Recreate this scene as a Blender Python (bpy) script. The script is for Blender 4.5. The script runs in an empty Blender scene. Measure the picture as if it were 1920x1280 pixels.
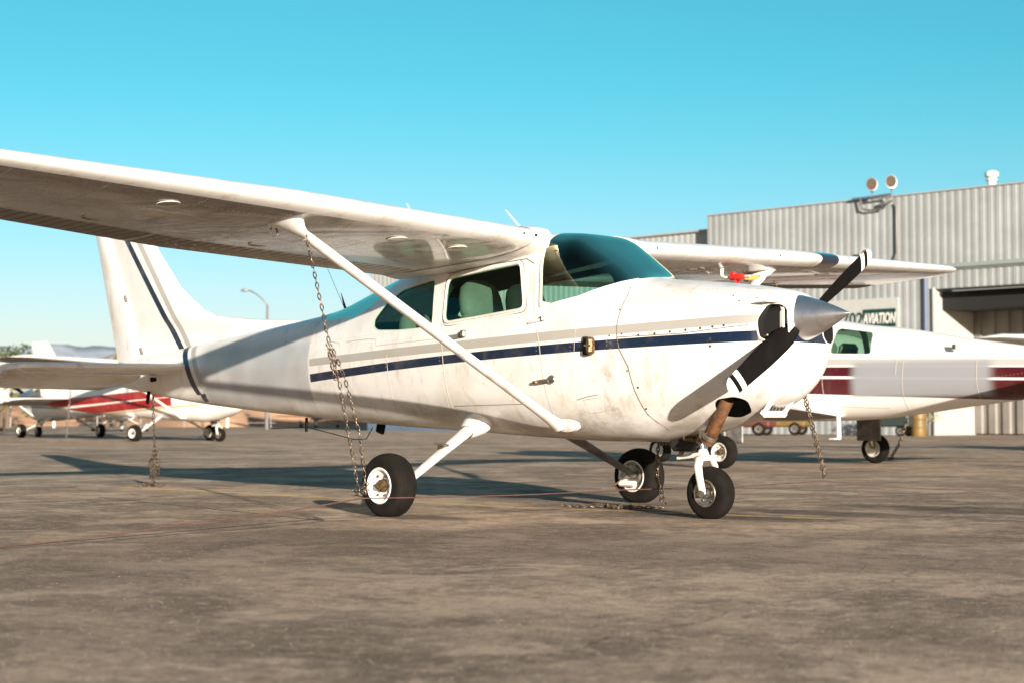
import bpy, bmesh, math, random
from mathutils import Vector, Matrix, noise
import numpy as np
R = math.radians
S = bpy.context.scene
COL = S.collection
rnd = random.Random(7)

# ------------------------------------------------------------------ camera, sky, sun, exposure
F_PX = 3150.0
yaw, pit = 0.7754, 0.04538
cd = bpy.data.cameras.new('camera'); cam = bpy.data.objects.new('camera', cd); COL.objects.link(cam)
fw = Vector((-math.sin(yaw)*math.cos(pit), math.cos(yaw)*math.cos(pit), math.sin(pit)))
cam.location = (8.7346, -9.0359, 0.6762)
cam.rotation_euler = fw.to_track_quat('-Z', 'Y').to_euler()
cd.sensor_width = 36.0; cd.lens = F_PX/1920*36
cd.clip_start = .1; cd.clip_end = 30000
cd.dof.use_dof = True; cd.dof.focus_distance = 11.4; cd.dof.aperture_fstop = 3.0
S.camera = cam
SUN_EL = R(10.2); SUN_AZ = math.atan2(-.47, .883)       # direction towards the sun
sd = Vector((math.cos(SUN_EL)*math.cos(SUN_AZ), math.cos(SUN_EL)*math.sin(SUN_AZ), math.sin(SUN_EL)))
W = bpy.data.worlds.new('World'); S.world = W; W.use_nodes = True
nt = W.node_tree; bg = nt.nodes['Background']
sky = nt.nodes.new('ShaderNodeTexSky'); sky.sky_type = 'NISHITA'; sky.sun_disc = False
sky.sun_elevation = R(14); sky.sun_rotation = math.pi/2-SUN_AZ
sky.air_density = 1.0; sky.dust_density = .6; sky.ozone_density = 2.0
tint = nt.nodes.new('ShaderNodeMix'); tint.data_type = 'RGBA'; tint.blend_type = 'MULTIPLY'; tint.inputs[0].default_value = 1
tcw = nt.nodes.new('ShaderNodeTexCoord'); dot = nt.nodes.new('ShaderNodeVectorMath'); dot.operation = 'DOT_PRODUCT'
dot.inputs[1].default_value = (-sd.x, -sd.y, .15); nt.links.new(tcw.outputs['Generated'], dot.inputs[0])
mrw = nt.nodes.new('ShaderNodeMapRange'); mrw.interpolation_type = 'SMOOTHSTEP'; mrw.inputs[1].default_value = -.25; mrw.inputs[2].default_value = .35; nt.links.new(dot.outputs['Value'], mrw.inputs[0])
sidec = nt.nodes.new('ShaderNodeMix'); sidec.data_type = 'RGBA'; sidec.inputs[6].default_value = (.98, .85, .78, 1); 
spw = nt.nodes.new('ShaderNodeSeparateXYZ'); nt.links.new(tcw.outputs['Generated'], spw.inputs[0])
mrz = nt.nodes.new('ShaderNodeMapRange'); mrz.interpolation_type = 'SMOOTHSTEP'; mrz.inputs[1].default_value = .0; mrz.inputs[2].default_value = .22; nt.links.new(spw.outputs[2], mrz.inputs[0])
elc = nt.nodes.new('ShaderNodeMix'); elc.data_type = 'RGBA'; elc.inputs[6].default_value = (1.06, .99, 1.22, 1); elc.inputs[7].default_value = (.34, 1.12, 1.06, 1); nt.links.new(mrz.outputs[0], elc.inputs[0])
mrh = nt.nodes.new('ShaderNodeMapRange'); mrh.inputs[1].default_value = .35; mrh.inputs[2].default_value = .95; nt.links.new(spw.outputs[2], mrh.inputs[0])
zen = nt.nodes.new('ShaderNodeMix'); zen.data_type = 'RGBA'; zen.inputs[7].default_value = (.52, 1.28, 1.08, 1); nt.links.new(mrh.outputs[0], zen.inputs[0]); nt.links.new(elc.outputs[2], zen.inputs[6])
nt.links.new(zen.outputs[2], sidec.inputs[7])      # warm dusty side towards the sun, clear teal opposite, paler at the horizon
nt.links.new(mrw.outputs[0], sidec.inputs[0]); nt.links.new(sidec.outputs[2], tint.inputs[7])
nt.links.new(sky.outputs[0], tint.inputs[6]); nt.links.new(tint.outputs[2], bg.inputs[0])
bg.inputs[1].default_value = .060
sl = bpy.data.lights.new('sun', 'SUN'); so = bpy.data.objects.new('sun', sl); COL.objects.link(so)
sl.energy = 5.0; sl.angle = R(.5); sl.color = (1, .905, .79)
so.rotation_euler = sd.to_track_quat('Z', 'Y').to_euler(); so.location = sd*60
S.view_settings.view_transform = 'Standard'; S.view_settings.look = 'None'
S.view_settings.exposure = 1.12; S.view_settings.gamma = 1
S.cycles.max_bounces = 8; S.cycles.transparent_max_bounces = 12
S.cycles.use_denoising = True; S.cycles.sample_clamp_indirect = 4

# ------------------------------------------------------------------ node expressions
class X:
    nt = None
    def __init__(s, v): s.v = v
    @staticmethod
    def m(op, *a, clamp=False):
        n = X.nt.nodes.new('ShaderNodeMath'); n.operation = op; n.use_clamp = clamp
        for i, q in enumerate(a):
            q = q.v if isinstance(q, X) else q
            if isinstance(q, (int, float)): n.inputs[i].default_value = q
            else: X.nt.links.new(q, n.inputs[i])
        return X(n.outputs[0])
    def __add__(s, o): return X.m('ADD', s, o)
    def __radd__(s, o): return X.m('ADD', s, o)
    def __sub__(s, o): return X.m('SUBTRACT', s, o)
    def __rsub__(s, o): return X.m('SUBTRACT', o, s)
    def __mul__(s, o): return X.m('MULTIPLY', s, o)
    __rmul__ = __mul__
    def __truediv__(s, o): return X.m('DIVIDE', s, o)
    def __gt__(s, o): return X.m('GREATER_THAN', s, o)
    def __lt__(s, o): return X.m('LESS_THAN', s, o)
    def abs(s): return X.m('ABSOLUTE', s)
    def max(s, o): return X.m('MAXIMUM', s, o)
    def min(s, o): return X.m('MINIMUM', s, o)
def ramp01(x, a, b):                       # smooth 0..1 between a and b
    n = X.nt.nodes.new('ShaderNodeMapRange'); n.interpolation_type = 'SMOOTHSTEP'
    X.nt.links.new(x.v, n.inputs[0]); n.inputs[1].default_value = a; n.inputs[2].default_value = b
    return X(n.outputs[0])
def coord():
    tc = X.nt.nodes.new('ShaderNodeTexCoord'); sp = X.nt.nodes.new('ShaderNodeSeparateXYZ')
    X.nt.links.new(tc.outputs['Object'], sp.inputs[0])
    return tc.outputs['Object'], X(sp.outputs[0]), X(sp.outputs[1]), X(sp.outputs[2])
def noise_tex(vec, scale, detail=4, rough=.55, stretch=None, off=(0,0,0), dist=0):
    mp = X.nt.nodes.new('ShaderNodeMapping'); X.nt.links.new(vec, mp.inputs[0])
    mp.inputs['Location'].default_value = off
    if stretch: mp.inputs['Scale'].default_value = stretch
    n = X.nt.nodes.new('ShaderNodeTexNoise'); X.nt.links.new(mp.outputs[0], n.inputs['Vector'])
    n.inputs['Scale'].default_value = scale; n.inputs['Detail'].default_value = detail
    n.inputs['Roughness'].default_value = rough; n.inputs['Distortion'].default_value = dist
    return X(n.outputs[0])
def mixc(f, a, b):
    n = X.nt.nodes.new('ShaderNodeMix'); n.data_type = 'RGBA'
    X.nt.links.new(f.v, n.inputs[0]) if isinstance(f, X) else setattr(n.inputs[0], 'default_value', f)
    for i, q in ((6, a), (7, b)):
        if isinstance(q, tuple): n.inputs[i].default_value = (*q[:3], 1)
        else: X.nt.links.new(q, n.inputs[i])
    return n.outputs[2]
def mat(name, color=(.5,.5,.5), rough=.5, metal=0, coat=0, bump=0, bscale=40, var=0, vscale=3, build=None, spec=.5):
    m = bpy.data.materials.new(name); m.use_nodes = True; X.nt = m.node_tree
    p = m.node_tree.nodes['Principled BSDF']
    p.inputs['Base Color'].default_value = (*color, 1); p.inputs['Roughness'].default_value = rough
    p.inputs['Metallic'].default_value = metal; p.inputs['Coat Weight'].default_value = coat
    p.inputs['Coat Roughness'].default_value = .06; p.inputs['Specular IOR Level'].default_value = spec
    vec, x, y, z = coord()
    if var:
        n = noise_tex(vec, vscale, 5, .6)
        f = ramp01(n, .35, .7)
        X.nt.links.new(mixc(f, tuple(c*(1-var) for c in color), tuple(min(1, c*(1+var*.4)) for c in color)), p.inputs['Base Color'])
    if bump:
        b = X.nt.nodes.new('ShaderNodeBump'); b.inputs['Strength'].default_value = bump; b.inputs['Distance'].default_value = .01
        X.nt.links.new(noise_tex(vec, bscale, 4).v, b.inputs['Height']); X.nt.links.new(b.outputs[0], p.inputs['Normal'])
    if build: build(p, vec, x, y, z)
    return m
def set_color(p, s): X.nt.links.new(s, p.inputs['Base Color'])
def set_bump(p, h, strength=.3, dist=.01):
    b = X.nt.nodes.new('ShaderNodeBump'); b.inputs['Strength'].default_value = strength; b.inputs['Distance'].default_value = dist
    X.nt.links.new(h.v, b.inputs['Height']); X.nt.links.new(b.outputs[0], p.inputs['Normal'])

WHITE = (.715, .69, .655); GREYST = (.37, .345, .31); NAVY = (.004, .012, .034)
def weather(c, vec, x, y, z, amt=1.0):
    n1 = noise_tex(vec, 2.2, 6, .62)
    n2 = noise_tex(vec, 9, 5, .65, stretch=(1, 1, .35), off=(3,1,5))
    c = mixc(ramp01(n1, .46, .72)*(.34*amt), c, (.48, .41, .33))
    c = mixc(ramp01(n2, .54, .70)*(.34*amt), c, (.40, .33, .26))
    n4 = noise_tex(vec, 26, 6, .72, stretch=(1, 1, .5), off=(2,11,7))
    c = mixc(ramp01(n4, .60, .70)*ramp01(n1, .42, .62)*(.55*amt), c, (.30, .24, .18))
    sp = noise_tex(vec, 75, 2, .5, off=(9,2,1))
    c = mixc(ramp01(sp, .715, .76)*(.5*amt), c, (.20, .16, .12))
    return c
def tri(a, b):
    return a*b
def fus_build(p, vec, x, y, z):
    c = weather(mixc(0, WHITE, WHITE), vec, x, y, z, 1.15)
    top = 1.152+x*.0440-x*x*.0057; bot = 1.088+x*.0440-x*x*.0062
    vis = (x > -2.09).max(x < -3.86)
    blue = (z < top)*(z > bot)*vis*(x > -3.95)
    gt = 1.243+x*.0385-x*x*.0008; gb = 1.178+x*.0385+x*x*.0005
    grey = (z < gt)*(z > gb)*vis*(x > -3.95)
    # slanted tail ends of the bands: line x = -4.0 + (.92-z)*.70
    lx = x-(-3.99+(.92-z)*.69)
    sl_b = (lx > -.045)*(lx < .045)*(z > .885)*(z < 1.34)*(x < -3.8)
    lx2 = x-(-3.875+(.98-z)*.69)
    sl_g = (lx2 > -.045)*(lx2 < .035)*(z > .985)*(z < 1.34)*(x < -3.7)
    c = mixc(grey.max(sl_g), c, GREYST)
    patch = ramp01(x, -4.0, -3.78)*(1-ramp01(x, -2.13, -2.09))*ramp01(z, .74, .84)*(1-ramp01(z, 1.24, 1.42))
    n3 = noise_tex(vec, 2.4, 2, .4, off=(4,4,0))
    c = mixc(patch*(.72+ramp01(n3, .3, .7)*.25), c, (.345, .34, .34))
    c = mixc(blue.max(sl_b), c, NAVY)
    # oily grime along the belly and behind the cowling
    g = (1-ramp01(z, .60, .90))*ramp01(noise_tex(vec, 3.0, 6, .6, stretch=(.5,1,1), off=(1,7,3)), .35, .7)
    c = mixc(g*.8, c, (.22, .17, .12))
    g2 = ramp01(x, .7, 1.2)*(1-ramp01(x, 1.35, 1.5))*ramp01(noise_tex(vec, 5, 6, .7, off=(5,5,5)), .47, .68)*(1-ramp01(z, .8, 1.5))
    c = mixc(g2*.8, c, (.27, .215, .155))
    c = weather(c, vec, x, y, z, .22)
    set_color(p, c)
    p.inputs['Roughness'].default_value = .34
    X.nt.links.new((noise_tex(vec, 6, 4)*.3+.2).v, p.inputs['Roughness'])
    set_bump(p, noise_tex(vec, 2.1, 2, .4, off=(2,8,2))+noise_tex(vec, 60, 3)*.02, .35, .03)
M = {}
M['fuselage'] = mat('fuselage_paint', coat=.25, build=fus_build)
def white_build(amt, navy=False):
    def f(p, vec, x, y, z):
        c = weather(mixc(0, WHITE, WHITE), vec, x, y, z, amt)
        set_color(p, c)
        X.nt.links.new((noise_tex(vec, 6, 4)*.3+.18).v, p.inputs['Roughness'])
        set_bump(p, noise_tex(vec, 2.6, 2, .4), .3, .03)
    return f
M['white'] = mat('aged_white_paint', coat=.25, build=white_build(1.5))
M['clean_white'] = mat('white_paint', (.74,.71,.66), .35, coat=.2, var=.08)
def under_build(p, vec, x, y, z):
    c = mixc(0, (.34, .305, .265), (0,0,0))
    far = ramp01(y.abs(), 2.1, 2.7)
    c = mixc(far, (.47, .43, .38), (.13, .108, .09)); c = mixc(1-ramp01(y.abs(), .9, 1.7), c, (.66, .62, .56))  # shade darkens the outer span, fuselage bounce lightens the root, in colour
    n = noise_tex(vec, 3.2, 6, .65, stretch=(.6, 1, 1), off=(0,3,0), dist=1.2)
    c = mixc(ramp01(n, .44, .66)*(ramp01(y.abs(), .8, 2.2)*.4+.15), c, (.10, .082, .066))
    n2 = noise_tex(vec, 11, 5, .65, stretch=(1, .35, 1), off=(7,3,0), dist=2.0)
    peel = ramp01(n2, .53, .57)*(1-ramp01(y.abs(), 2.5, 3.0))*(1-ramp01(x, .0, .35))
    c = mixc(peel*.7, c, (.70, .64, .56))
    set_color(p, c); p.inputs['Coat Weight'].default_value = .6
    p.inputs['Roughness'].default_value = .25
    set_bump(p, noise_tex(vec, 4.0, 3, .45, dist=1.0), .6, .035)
M['under'] = mat('shaded_dirty_underside', build=under_build)
def flap_build(p, vec, x, y, z):
    under_build(p, vec, x, y, z)
    src = p.inputs['Base Color'].links[0].from_socket
    fr = X.m('FRACT', y.abs()*(1/.085)); ln = 1-ramp01((fr-.5).abs()*-1+.5, .10, .22)  # dark lines paint in the shade between the beads
    set_color(p, mixc(ln*.93, mixc(.35, src, (.36,.31,.26)), (.022,.018,.014))); p.inputs['Coat Weight'].default_value = .05; p.inputs['Roughness'].default_value = .5
M['flap_under'] = mat('shaded_corrugated_underside', build=flap_build)
def fin_build(p, vec, x, y, z):
    c = mixc(0, WHITE, WHITE)
    # bands run up the fin: lower point (-4.40, 1.31), upper (-5.285, 2.347)
    l = x-(-4.40-(z-1.31)*.853)
    c = mixc((l > -.047)*(l < .047), c, NAVY)
    l2 = x-(-4.258-(z-1.31)*.80)
    c = mixc((l2 > -.047)*(l2 < .038), c, GREYST)
    set_color(p, weather(c, vec, x, y, z, .6)); p.inputs['Coat Weight'].default_value = .2
    set_bump(p, noise_tex(vec, 2.0, 2, .4), .3, .03)
M['fin'] = mat('fin_paint', rough=.4, build=fin_build)
M['seam'] = mat('seam_grime', (.16,.13,.10), .7)
M['soft_seam'] = mat('panel_gap', (.40,.35,.29), .6)
M['rivet'] = mat('rivet_head', (.70,.66,.60), .4)
M['screw'] = mat('screw_head', (.12,.09,.07), .5, .6)
M['rubber'] = mat('tyre_rubber', (.011,.009,.007), .88, spec=.15, bump=.25, bscale=60, var=.4, vscale=8)
M['dark'] = mat('dark_cavity', (.010,.009,.008), .8)
M['lining'] = mat('cabin_lining', (.016,.017,.016), .9, var=.2)
M['seat'] = mat('seat_vinyl', (.31,.34,.30), .6, bump=.2, bscale=18, var=.15, vscale=6)
M['steel'] = mat('worn_steel', (.42,.37,.31), .35, .85, var=.5, vscale=14)
M['chrome'] = mat('chrome', (.8,.8,.8), .12, 1)
M['chain'] = mat('rusty_chain', (.27,.20,.145), .38, .8, var=.6, vscale=30)
def spin_build(p, vec, x, y, z):
    n = noise_tex(vec, 8, 4, .6, stretch=(12, 1, 1))
    X.nt.links.new((n*.16+.22).v, p.inputs['Roughness'])
    set_color(p, mixc(ramp01(noise_tex(vec, 14, 4), .5, .75)*.4, (.66,.65,.66), (.36,.33,.31)))
M['spinner'] = mat('polished_aluminium', (.62,.61,.62), .25, .95, build=spin_build)
M['black'] = mat('black_blade_paint', (.006,.005,.0045), .6, spec=.08, bump=.1, bscale=80, var=.3, vscale=12)
M['bwhite'] = mat('blade_band_paint', (.75,.73,.70), .5, var=.15, vscale=20)
def rust_build(p, vec, x, y, z):
    n = noise_tex(vec, 16, 6, .65)
    c = mixc(ramp01(n, .35, .65), (.075, .030, .014), (.20, .088, .036))
    c = mixc(ramp01(z, .62, .72)*.3, c, (.20, .12, .07)); set_color(p, c)
    set_bump(p, n, .4, .004)
M['rust'] = mat('rusty_exhaust', rough=.62, metal=.35, build=rust_build)
M['oldmetal'] = mat('oily_brass', (.20,.13,.06), .45, .6, var=.7, vscale=40)
M['legwhite'] = mat('gear_leg_paint', (.68,.64,.57), .35, coat=.2, var=.2, vscale=9)
M['legdark'] = mat('gear_leg_dark', (.16,.15,.14), .4, var=.4, vscale=9)
M['red'] = mat('red_cover', (.55,.02,.015), .6)
M['orange'] = mat('orange_strap', (.80,.24,.03), .7)
M['lens'] = mat('landing_lens', (.02,.024,.035), .08, coat=1)
M['trim'] = mat('window_trim', (.55,.66,.48), .5, var=.2)
M['antenna'] = mat('antenna_white', (.75,.72,.68), .4)
M['rope'] = mat('red_cable', (.10,.045,.036), .7, var=.3, vscale=20)
def glass(name, tintc, ior=1.5, boost=1.0, rough=.0, curve=None, gcol=(.80,1,.92,1)):
    m = bpy.data.materials.new(name); m.use_nodes = True; t = m.node_tree
    for n in list(t.nodes):
        if n.type == 'BSDF_PRINCIPLED': t.nodes.remove(n)
    out = [n for n in t.nodes if n.type == 'OUTPUT_MATERIAL'][0]
    tr = t.nodes.new('ShaderNodeBsdfTransparent'); tr.inputs[0].default_value = (*tintc, 1)
    gl = t.nodes.new('ShaderNodeBsdfGlossy'); gl.inputs[0].default_value = gcol; gl.inputs['Roughness'].default_value = rough
    fr = t.nodes.new('ShaderNodeFresnel'); fr.inputs[0].default_value = ior
    ml = t.nodes.new('ShaderNodeMath'); ml.operation = 'MULTIPLY'; ml.inputs[1].default_value = boost; ml.use_clamp = True
    mx = t.nodes.new('ShaderNodeMixShader')
    t.links.new(fr.outputs[0], ml.inputs[0]); t.links.new(ml.outputs[0], mx.inputs[0])
    if curve:
        cv_ = t.nodes.new('ShaderNodeMapRange'); t.links.new(fr.outputs[0], cv_.inputs[0])
        for i_, q_ in enumerate(curve): cv_.inputs[1+i_].default_value = q_
        t.links.new(cv_.outputs[0], mx.inputs[0])
    t.links.new(tr.outputs[0], mx.inputs[1]); t.links.new(gl.outputs[0], mx.inputs[2]); t.links.new(mx.outputs[0], out.inputs[0])
    return m
M['glass'] = glass('green_window_glass', (.66,.90,.76), 1.45, .7)
M['wglass'] = glass('windshield_acrylic', (.52,.84,.80), 1.6, 1, curve=(.060, .112, .05, .95), gcol=(1,1,.74,1))

# ------------------------------------------------------------------ mesh helpers
class MB:
    def __init__(s): s.v = []; s.f = []; s.m = []; s.mats = []
    def mi(s, m):
        if m not in s.mats: s.mats.append(m)
        return s.mats.index(m)
    def add(s, vs, fs, m):
        b = len(s.v); k = s.mi(m)
        s.v += [tuple(v) for v in vs]; s.f += [tuple(i+b for i in f) for f in fs]; s.m += [k]*len(fs)
        return s
    def grid(s, rows, m, closed_v=True, closed_u=False, mf=None):
        b = len(s.v); n = len(rows[0]); k = s.mi(m)
        for r in rows: s.v += [tuple(v) for v in r]
        for i in range(len(rows)-(0 if closed_u else 1)):
            i2 = (i+1) % len(rows)
            for j in range(n-(0 if closed_v else 1)):
                j2 = (j+1) % n
                s.f.append((b+i*n+j, b+i*n+j2, b+i2*n+j2, b+i2*n+j)); s.m.append(s.mi(mf(i, j)) if mf else k)
        return s
    def cap(s, ring, m):
        s.add(ring, [tuple(range(len(ring)))], m); return s
    def box(s, c, d, m, rot=None, bev=0):
        hx, hy, hz = d[0]/2, d[1]/2, d[2]/2
        if bev:
            bb = min(bev, hx*.9, hy*.9, hz*.9)
            pts = []
            for sx in (-1,1):
                for sy in (-1,1):
                    for sz in (-1,1):
                        pts += [(sx*(hx-bb), sy*(hy-bb), sz*hz), (sx*(hx-bb), sy*hy, sz*(hz-bb)), (sx*hx, sy*(hy-bb), sz*(hz-bb))]
            bm = bmesh.new()
            for q in pts: bm.verts.new(q)
            bmesh.ops.convex_hull(bm, input=list(bm.verts)); bm.verts.index_update()
            vs = [v.co.copy() for v in bm.verts]; fs = [tuple(v.index for v in f.verts) for f in bm.faces]; bm.free()
        else:
            vs = [Vector((sx*hx, sy*hy, sz*hz)) for sx in (-1,1) for sy in (-1,1) for sz in (-1,1)]
            fs = [(0,1,3,2),(4,6,7,5),(0,4,5,1),(2,3,7,6),(0,2,6,4),(1,5,7,3)]
        if rot is not None: vs = [rot @ v for v in vs]
        c = Vector(c)
        return s.add([v+c for v in vs], fs, m)
    def tube(s, path, r, m, n=10, cap=True, sy=1.0, up=None):
        path = [Vector(p) for p in path]; rs = r if isinstance(r, (list, tuple)) else [r]*len(path)
        rows = []; prev = None
        for i, p in enumerate(path):
            t = (path[min(i+1, len(path)-1)]-path[max(i-1, 0)]).normalized()
            if prev is None:
                a = Vector(up) if up is not None else (Vector((0,0,1)) if abs(t.z) < .9 else Vector((1,0,0)))
            else: a = prev
            u = (a-t*a.dot(t)).normalized(); prev = u; w = t.cross(u)
            rows.append([p+(u*math.cos(2*math.pi*k/n)+w*math.sin(2*math.pi*k/n)*sy)*rs[i] for k in range(n)])
        s.grid(rows, m)
        if cap: s.cap(rows[0][::-1], m); s.cap(rows[-1], m)
        return s
    def lathe(s, prof, c, axis, m, n=40, mf=None):      # prof: (along, radius)
        c = Vector(c); ax = Vector(axis).normalized(); a = Vector((0,0,1)) if abs(ax.z) < .9 else Vector((1,0,0))
        u = (a-ax*a.dot(ax)).normalized(); w = ax.cross(u)
        rows = [[c+ax*h+(u*math.cos(2*math.pi*k/n)+w*math.sin(2*math.pi*k/n))*r for k in range(n)] for h, r in prof]
        return s.grid(rows, m, mf=mf)
    def prism(s, poly, axis, a, b, m):                   # poly in the other two axes
        def P(q, h):
            l = list(q); l.insert(axis, h); return l
        n = len(poly); va = [P(q, a) for q in poly]+[P(q, b) for q in poly]
        fs = [tuple(range(n)), tuple(range(2*n-1, n-1, -1))]+[(i, (i+1) % n+0, (i+1) % n+n, i+n) for i in range(n)]
        return s.add(va, fs, m)
    def build(s, name, parent=None, smooth=True, angle=35, fix=True):
        me = bpy.data.meshes.new(name); me.from_pydata(s.v, [], s.f)
        for k in s.mats: me.materials.append(M[k] if isinstance(k, str) else k)
        me.polygons.foreach_set('material_index', s.m)
        return finish(me, name, parent, smooth, angle, fix)
def finish(me, name, parent=None, smooth=True, angle=35, fix=True):
    if fix:
        bm = bmesh.new(); bm.from_mesh(me)
        bmesh.ops.recalc_face_normals(bm, faces=bm.faces)
        if smooth:
            for e in bm.edges:
                if len(e.link_faces) == 2 and e.calc_face_angle(0) > R(angle): e.smooth = False
            for f in bm.faces: f.smooth = True
        bm.to_mesh(me); bm.free()
    o = bpy.data.objects.new(name, me); COL.objects.link(o)
    if parent: o.parent = parent
    return o
def thing(name, label, cat, loc=(0,0,0), rz=0, group=None, scale=1):
    o = bpy.data.objects.new(name, None); COL.objects.link(o); o.location = loc; o.rotation_euler = (0,0,rz)
    o.scale = (scale,)*3; o.empty_display_size = .2
    tag(o, label, cat, group); return o
def tag(o, label=None, cat=None, group=None, kind=None):
    if label: o['label'] = label
    if cat: o['category'] = cat
    if group: o['group'] = group
    if kind: o['kind'] = kind
    return o

# ------------------------------------------------------------------ loft with explicit half width
def interp(tab, x):                                       # monotone-ish cubic through table rows
    xs = [r[0] for r in tab]
    if x <= xs[0]: return tab[0][1:]
    if x >= xs[-1]: return tab[-1][1:]
    i = max(k for k in range(len(xs)) if xs[k] <= x); i = min(i, len(xs)-2)
    t = (x-xs[i])/(xs[i+1]-xs[i]); out = []
    for c in range(1, len(tab[0])):
        def sl(k):
            if k <= 0 or k >= len(xs)-1: return None
            a = (tab[k][c]-tab[k-1][c])/(xs[k]-xs[k-1]); b = (tab[k+1][c]-tab[k][c])/(xs[k+1]-xs[k])
            return 0 if a*b <= 0 else 2*a*b/(a+b)
        h = xs[i+1]-xs[i]; d = (tab[i+1][c]-tab[i][c])/h
        m0 = sl(i); m1 = sl(i+1); m0 = d if m0 is None else m0; m1 = d if m1 is None else m1
        out.append((2*t**3-3*t*t+1)*tab[i][c]+(t**3-2*t*t+t)*h*m0+(-2*t**3+3*t*t)*tab[i+1][c]+(t**3-t*t)*h*m1)
    return out
def half_w(tab, x, z):
    zt, zb, zs, Wd, nu, nl, k, kl = interp(tab, x)
    if z >= zs:
        s = min(1, (z-zs)/(zt-zs)); return Wd*(1-s**nu)**(1/nu)*(1-k*s)
    s = min(1, (zs-z)/(zs-zb)); return Wd*(1-s**nl)**(1/nl)*(1-kl*s)
def section(tab, x, n=72):
    zt, zb, zs, Wd, nu, nl, k, kl = interp(tab, x); out = []
    for i in range(n):
        a = 2*math.pi*i/n; c, s = math.cos(a), math.sin(a)
        if s >= 0: q = abs(s)**(2/nu); z = zs+(zt-zs)*q; y = Wd*abs(c)**(2/nu)*(1-k*q)
        else: q = abs(s)**(2/nl); z = zs-(zs-zb)*q; y = Wd*abs(c)**(2/nl)*(1-kl*q)
        out.append((x, y if c >= 0 else -y, z))
    return out
def rounded(poly, r, n=5):
    out = []; L = len(poly)
    for i in range(L):
        p = Vector(poly[i]); a = Vector(poly[i-1])-p; b = Vector(poly[(i+1) % L])-p
        rr = min(r, a.length*.45, b.length*.45); p0 = p+a.normalized()*rr; p1 = p+b.normalized()*rr
        for k in range(n+1):
            t = k/n; out.append(tuple(p0*(1-t)**2+p*2*t*(1-t)+p1*t*t))
    return out
def inside(poly, q, sgn):
    n = len(poly)
    for i in range(n):
        a = poly[i]; b = poly[(i+1) % n]
        if ((b[0]-a[0])*(q[1]-a[1])-(b[1]-a[1])*(q[0]-a[0]))*sgn < -1e-7: return False
    return True
def cut(bm, poly, axes=(0, 2), cond=None, pad=.02):
    """cut the sheet along a convex outline and return the faces inside it"""
    area = sum(poly[i-1][0]*poly[i][1]-poly[i][0]*poly[i-1][1] for i in range(len(poly))); sgn = 1 if area > 0 else -1
    lo = [min(p[k] for p in poly)-pad for k in (0,1)]; hi = [max(p[k] for p in poly)+pad for k in (0,1)]
    def near(f):
        if cond and not cond(f.calc_center_median()): return False
        us = [v.co[axes[0]] for v in f.verts]; ws = [v.co[axes[1]] for v in f.verts]
        return max(us) >= lo[0] and min(us) <= hi[0] and max(ws) >= lo[1] and min(ws) <= hi[1]
    for i in range(len(poly)):
        a = poly[i]; b = poly[(i+1) % len(poly)]
        fs = [f for f in bm.faces if near(f)]; es = {e for f in fs for e in f.edges}; vs = {v for f in fs for v in f.verts}
        co = Vector((0,0,0)); co[axes[0]] = a[0]; co[axes[1]] = a[1]
        no = Vector((0,0,0)); no[axes[0]] = -(b[1]-a[1]); no[axes[1]] = b[0]-a[0]
        if no.length < 1e-6: continue
        bmesh.ops.bisect_plane(bm, geom=list(vs)+list(es)+fs, plane_co=co, plane_no=no.normalized(), dist=1e-5)
    return [f for f in bm.faces if near(f) and inside(poly, (f.calc_center_median()[axes[0]], f.calc_center_median()[axes[1]]), sgn)]
def take(bm, faces, name, m, parent, offset=0):
    """move faces out of the sheet into an object of their own"""
    me = bpy.data.meshes.new(name); vi = {}; vs = []; fs = []
    for f in faces:
        for v in f.verts:
            if v not in vi: vi[v] = len(vs); vs.append(tuple(v.co+v.normal*offset))
        fs.append(tuple(vi[v] for v in f.verts))
    me.from_pydata(vs, [], fs); me.materials.append(M[m] if isinstance(m, str) else m)
    for p_ in me.polygons: p_.use_smooth = True
    o = bpy.data.objects.new(name, me); COL.objects.link(o); o.parent = parent
    return o
def loft_bm(tab, xs, n=72):
    mb = MB(); mb.grid([section(tab, x, n) for x in xs], 'fuselage'); bm = bmesh.new()
    vs = [bm.verts.new(v) for v in mb.v]
    for f in mb.f: bm.faces.new([vs[i] for i in f])
    for e in (xs[0], xs[-1]):
        ring = [v for v in vs if abs(v.co.x-e) < 1e-6]; bm.faces.new(ring)
    bmesh.ops.recalc_face_normals(bm, faces=bm.faces)
    for f in bm.faces: f.smooth = True
    bm.normal_update()
    return bm

# ------------------------------------------------------------------ wing section
def naca(c, t):
    return 5*t*(.2969*math.sqrt(max(c,0))-.126*c-.3516*c*c+.2843*c**3-.1036*c**4)
def camb(c): return .02/.16*(.8*c-c*c) if c < .4 else .02/.36*(.2+.8*c-c*c)
class Wing:
    def __init__(s, lex, z0, dih, inc, ch, Yk, Yt, dch, sw, t0=.125, t1=.10):
        s.__dict__.update(lex=lex, z0=z0, dih=dih, inc=inc, ch=ch, Yk=Yk, Yt=Yt, dch=dch, sw=sw, t0=t0, t1=t1)
    def at(s, Y, c, side, extra=0):
        a = abs(Y); u = max(0, a-s.Yk)/(s.Yt-s.Yk)
        ch = s.ch-u*s.dch; t = s.t0+(s.t1-s.t0)*u; le = s.lex-u*s.sw
        if a > s.Yt:                                     # rounded tip
            e = min(1, (a-s.Yt)/.17); q = math.sqrt(max(0, 1-e*e)); le -= (1-q)*ch*.28; ch *= .62+.38*q; t *= max(.03, q)
        x = le-c*ch
        return Vector((x, Y, s.z0+s.dih*a-s.inc*(s.lex-x)+(camb(c)+side*naca(c, t))*ch+side*extra))
def bead(Y, pitch=.085):
    q = (Y/pitch) % 1; d = abs(q-.5)*2
    return max(0, 1-d/.42)
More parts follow.
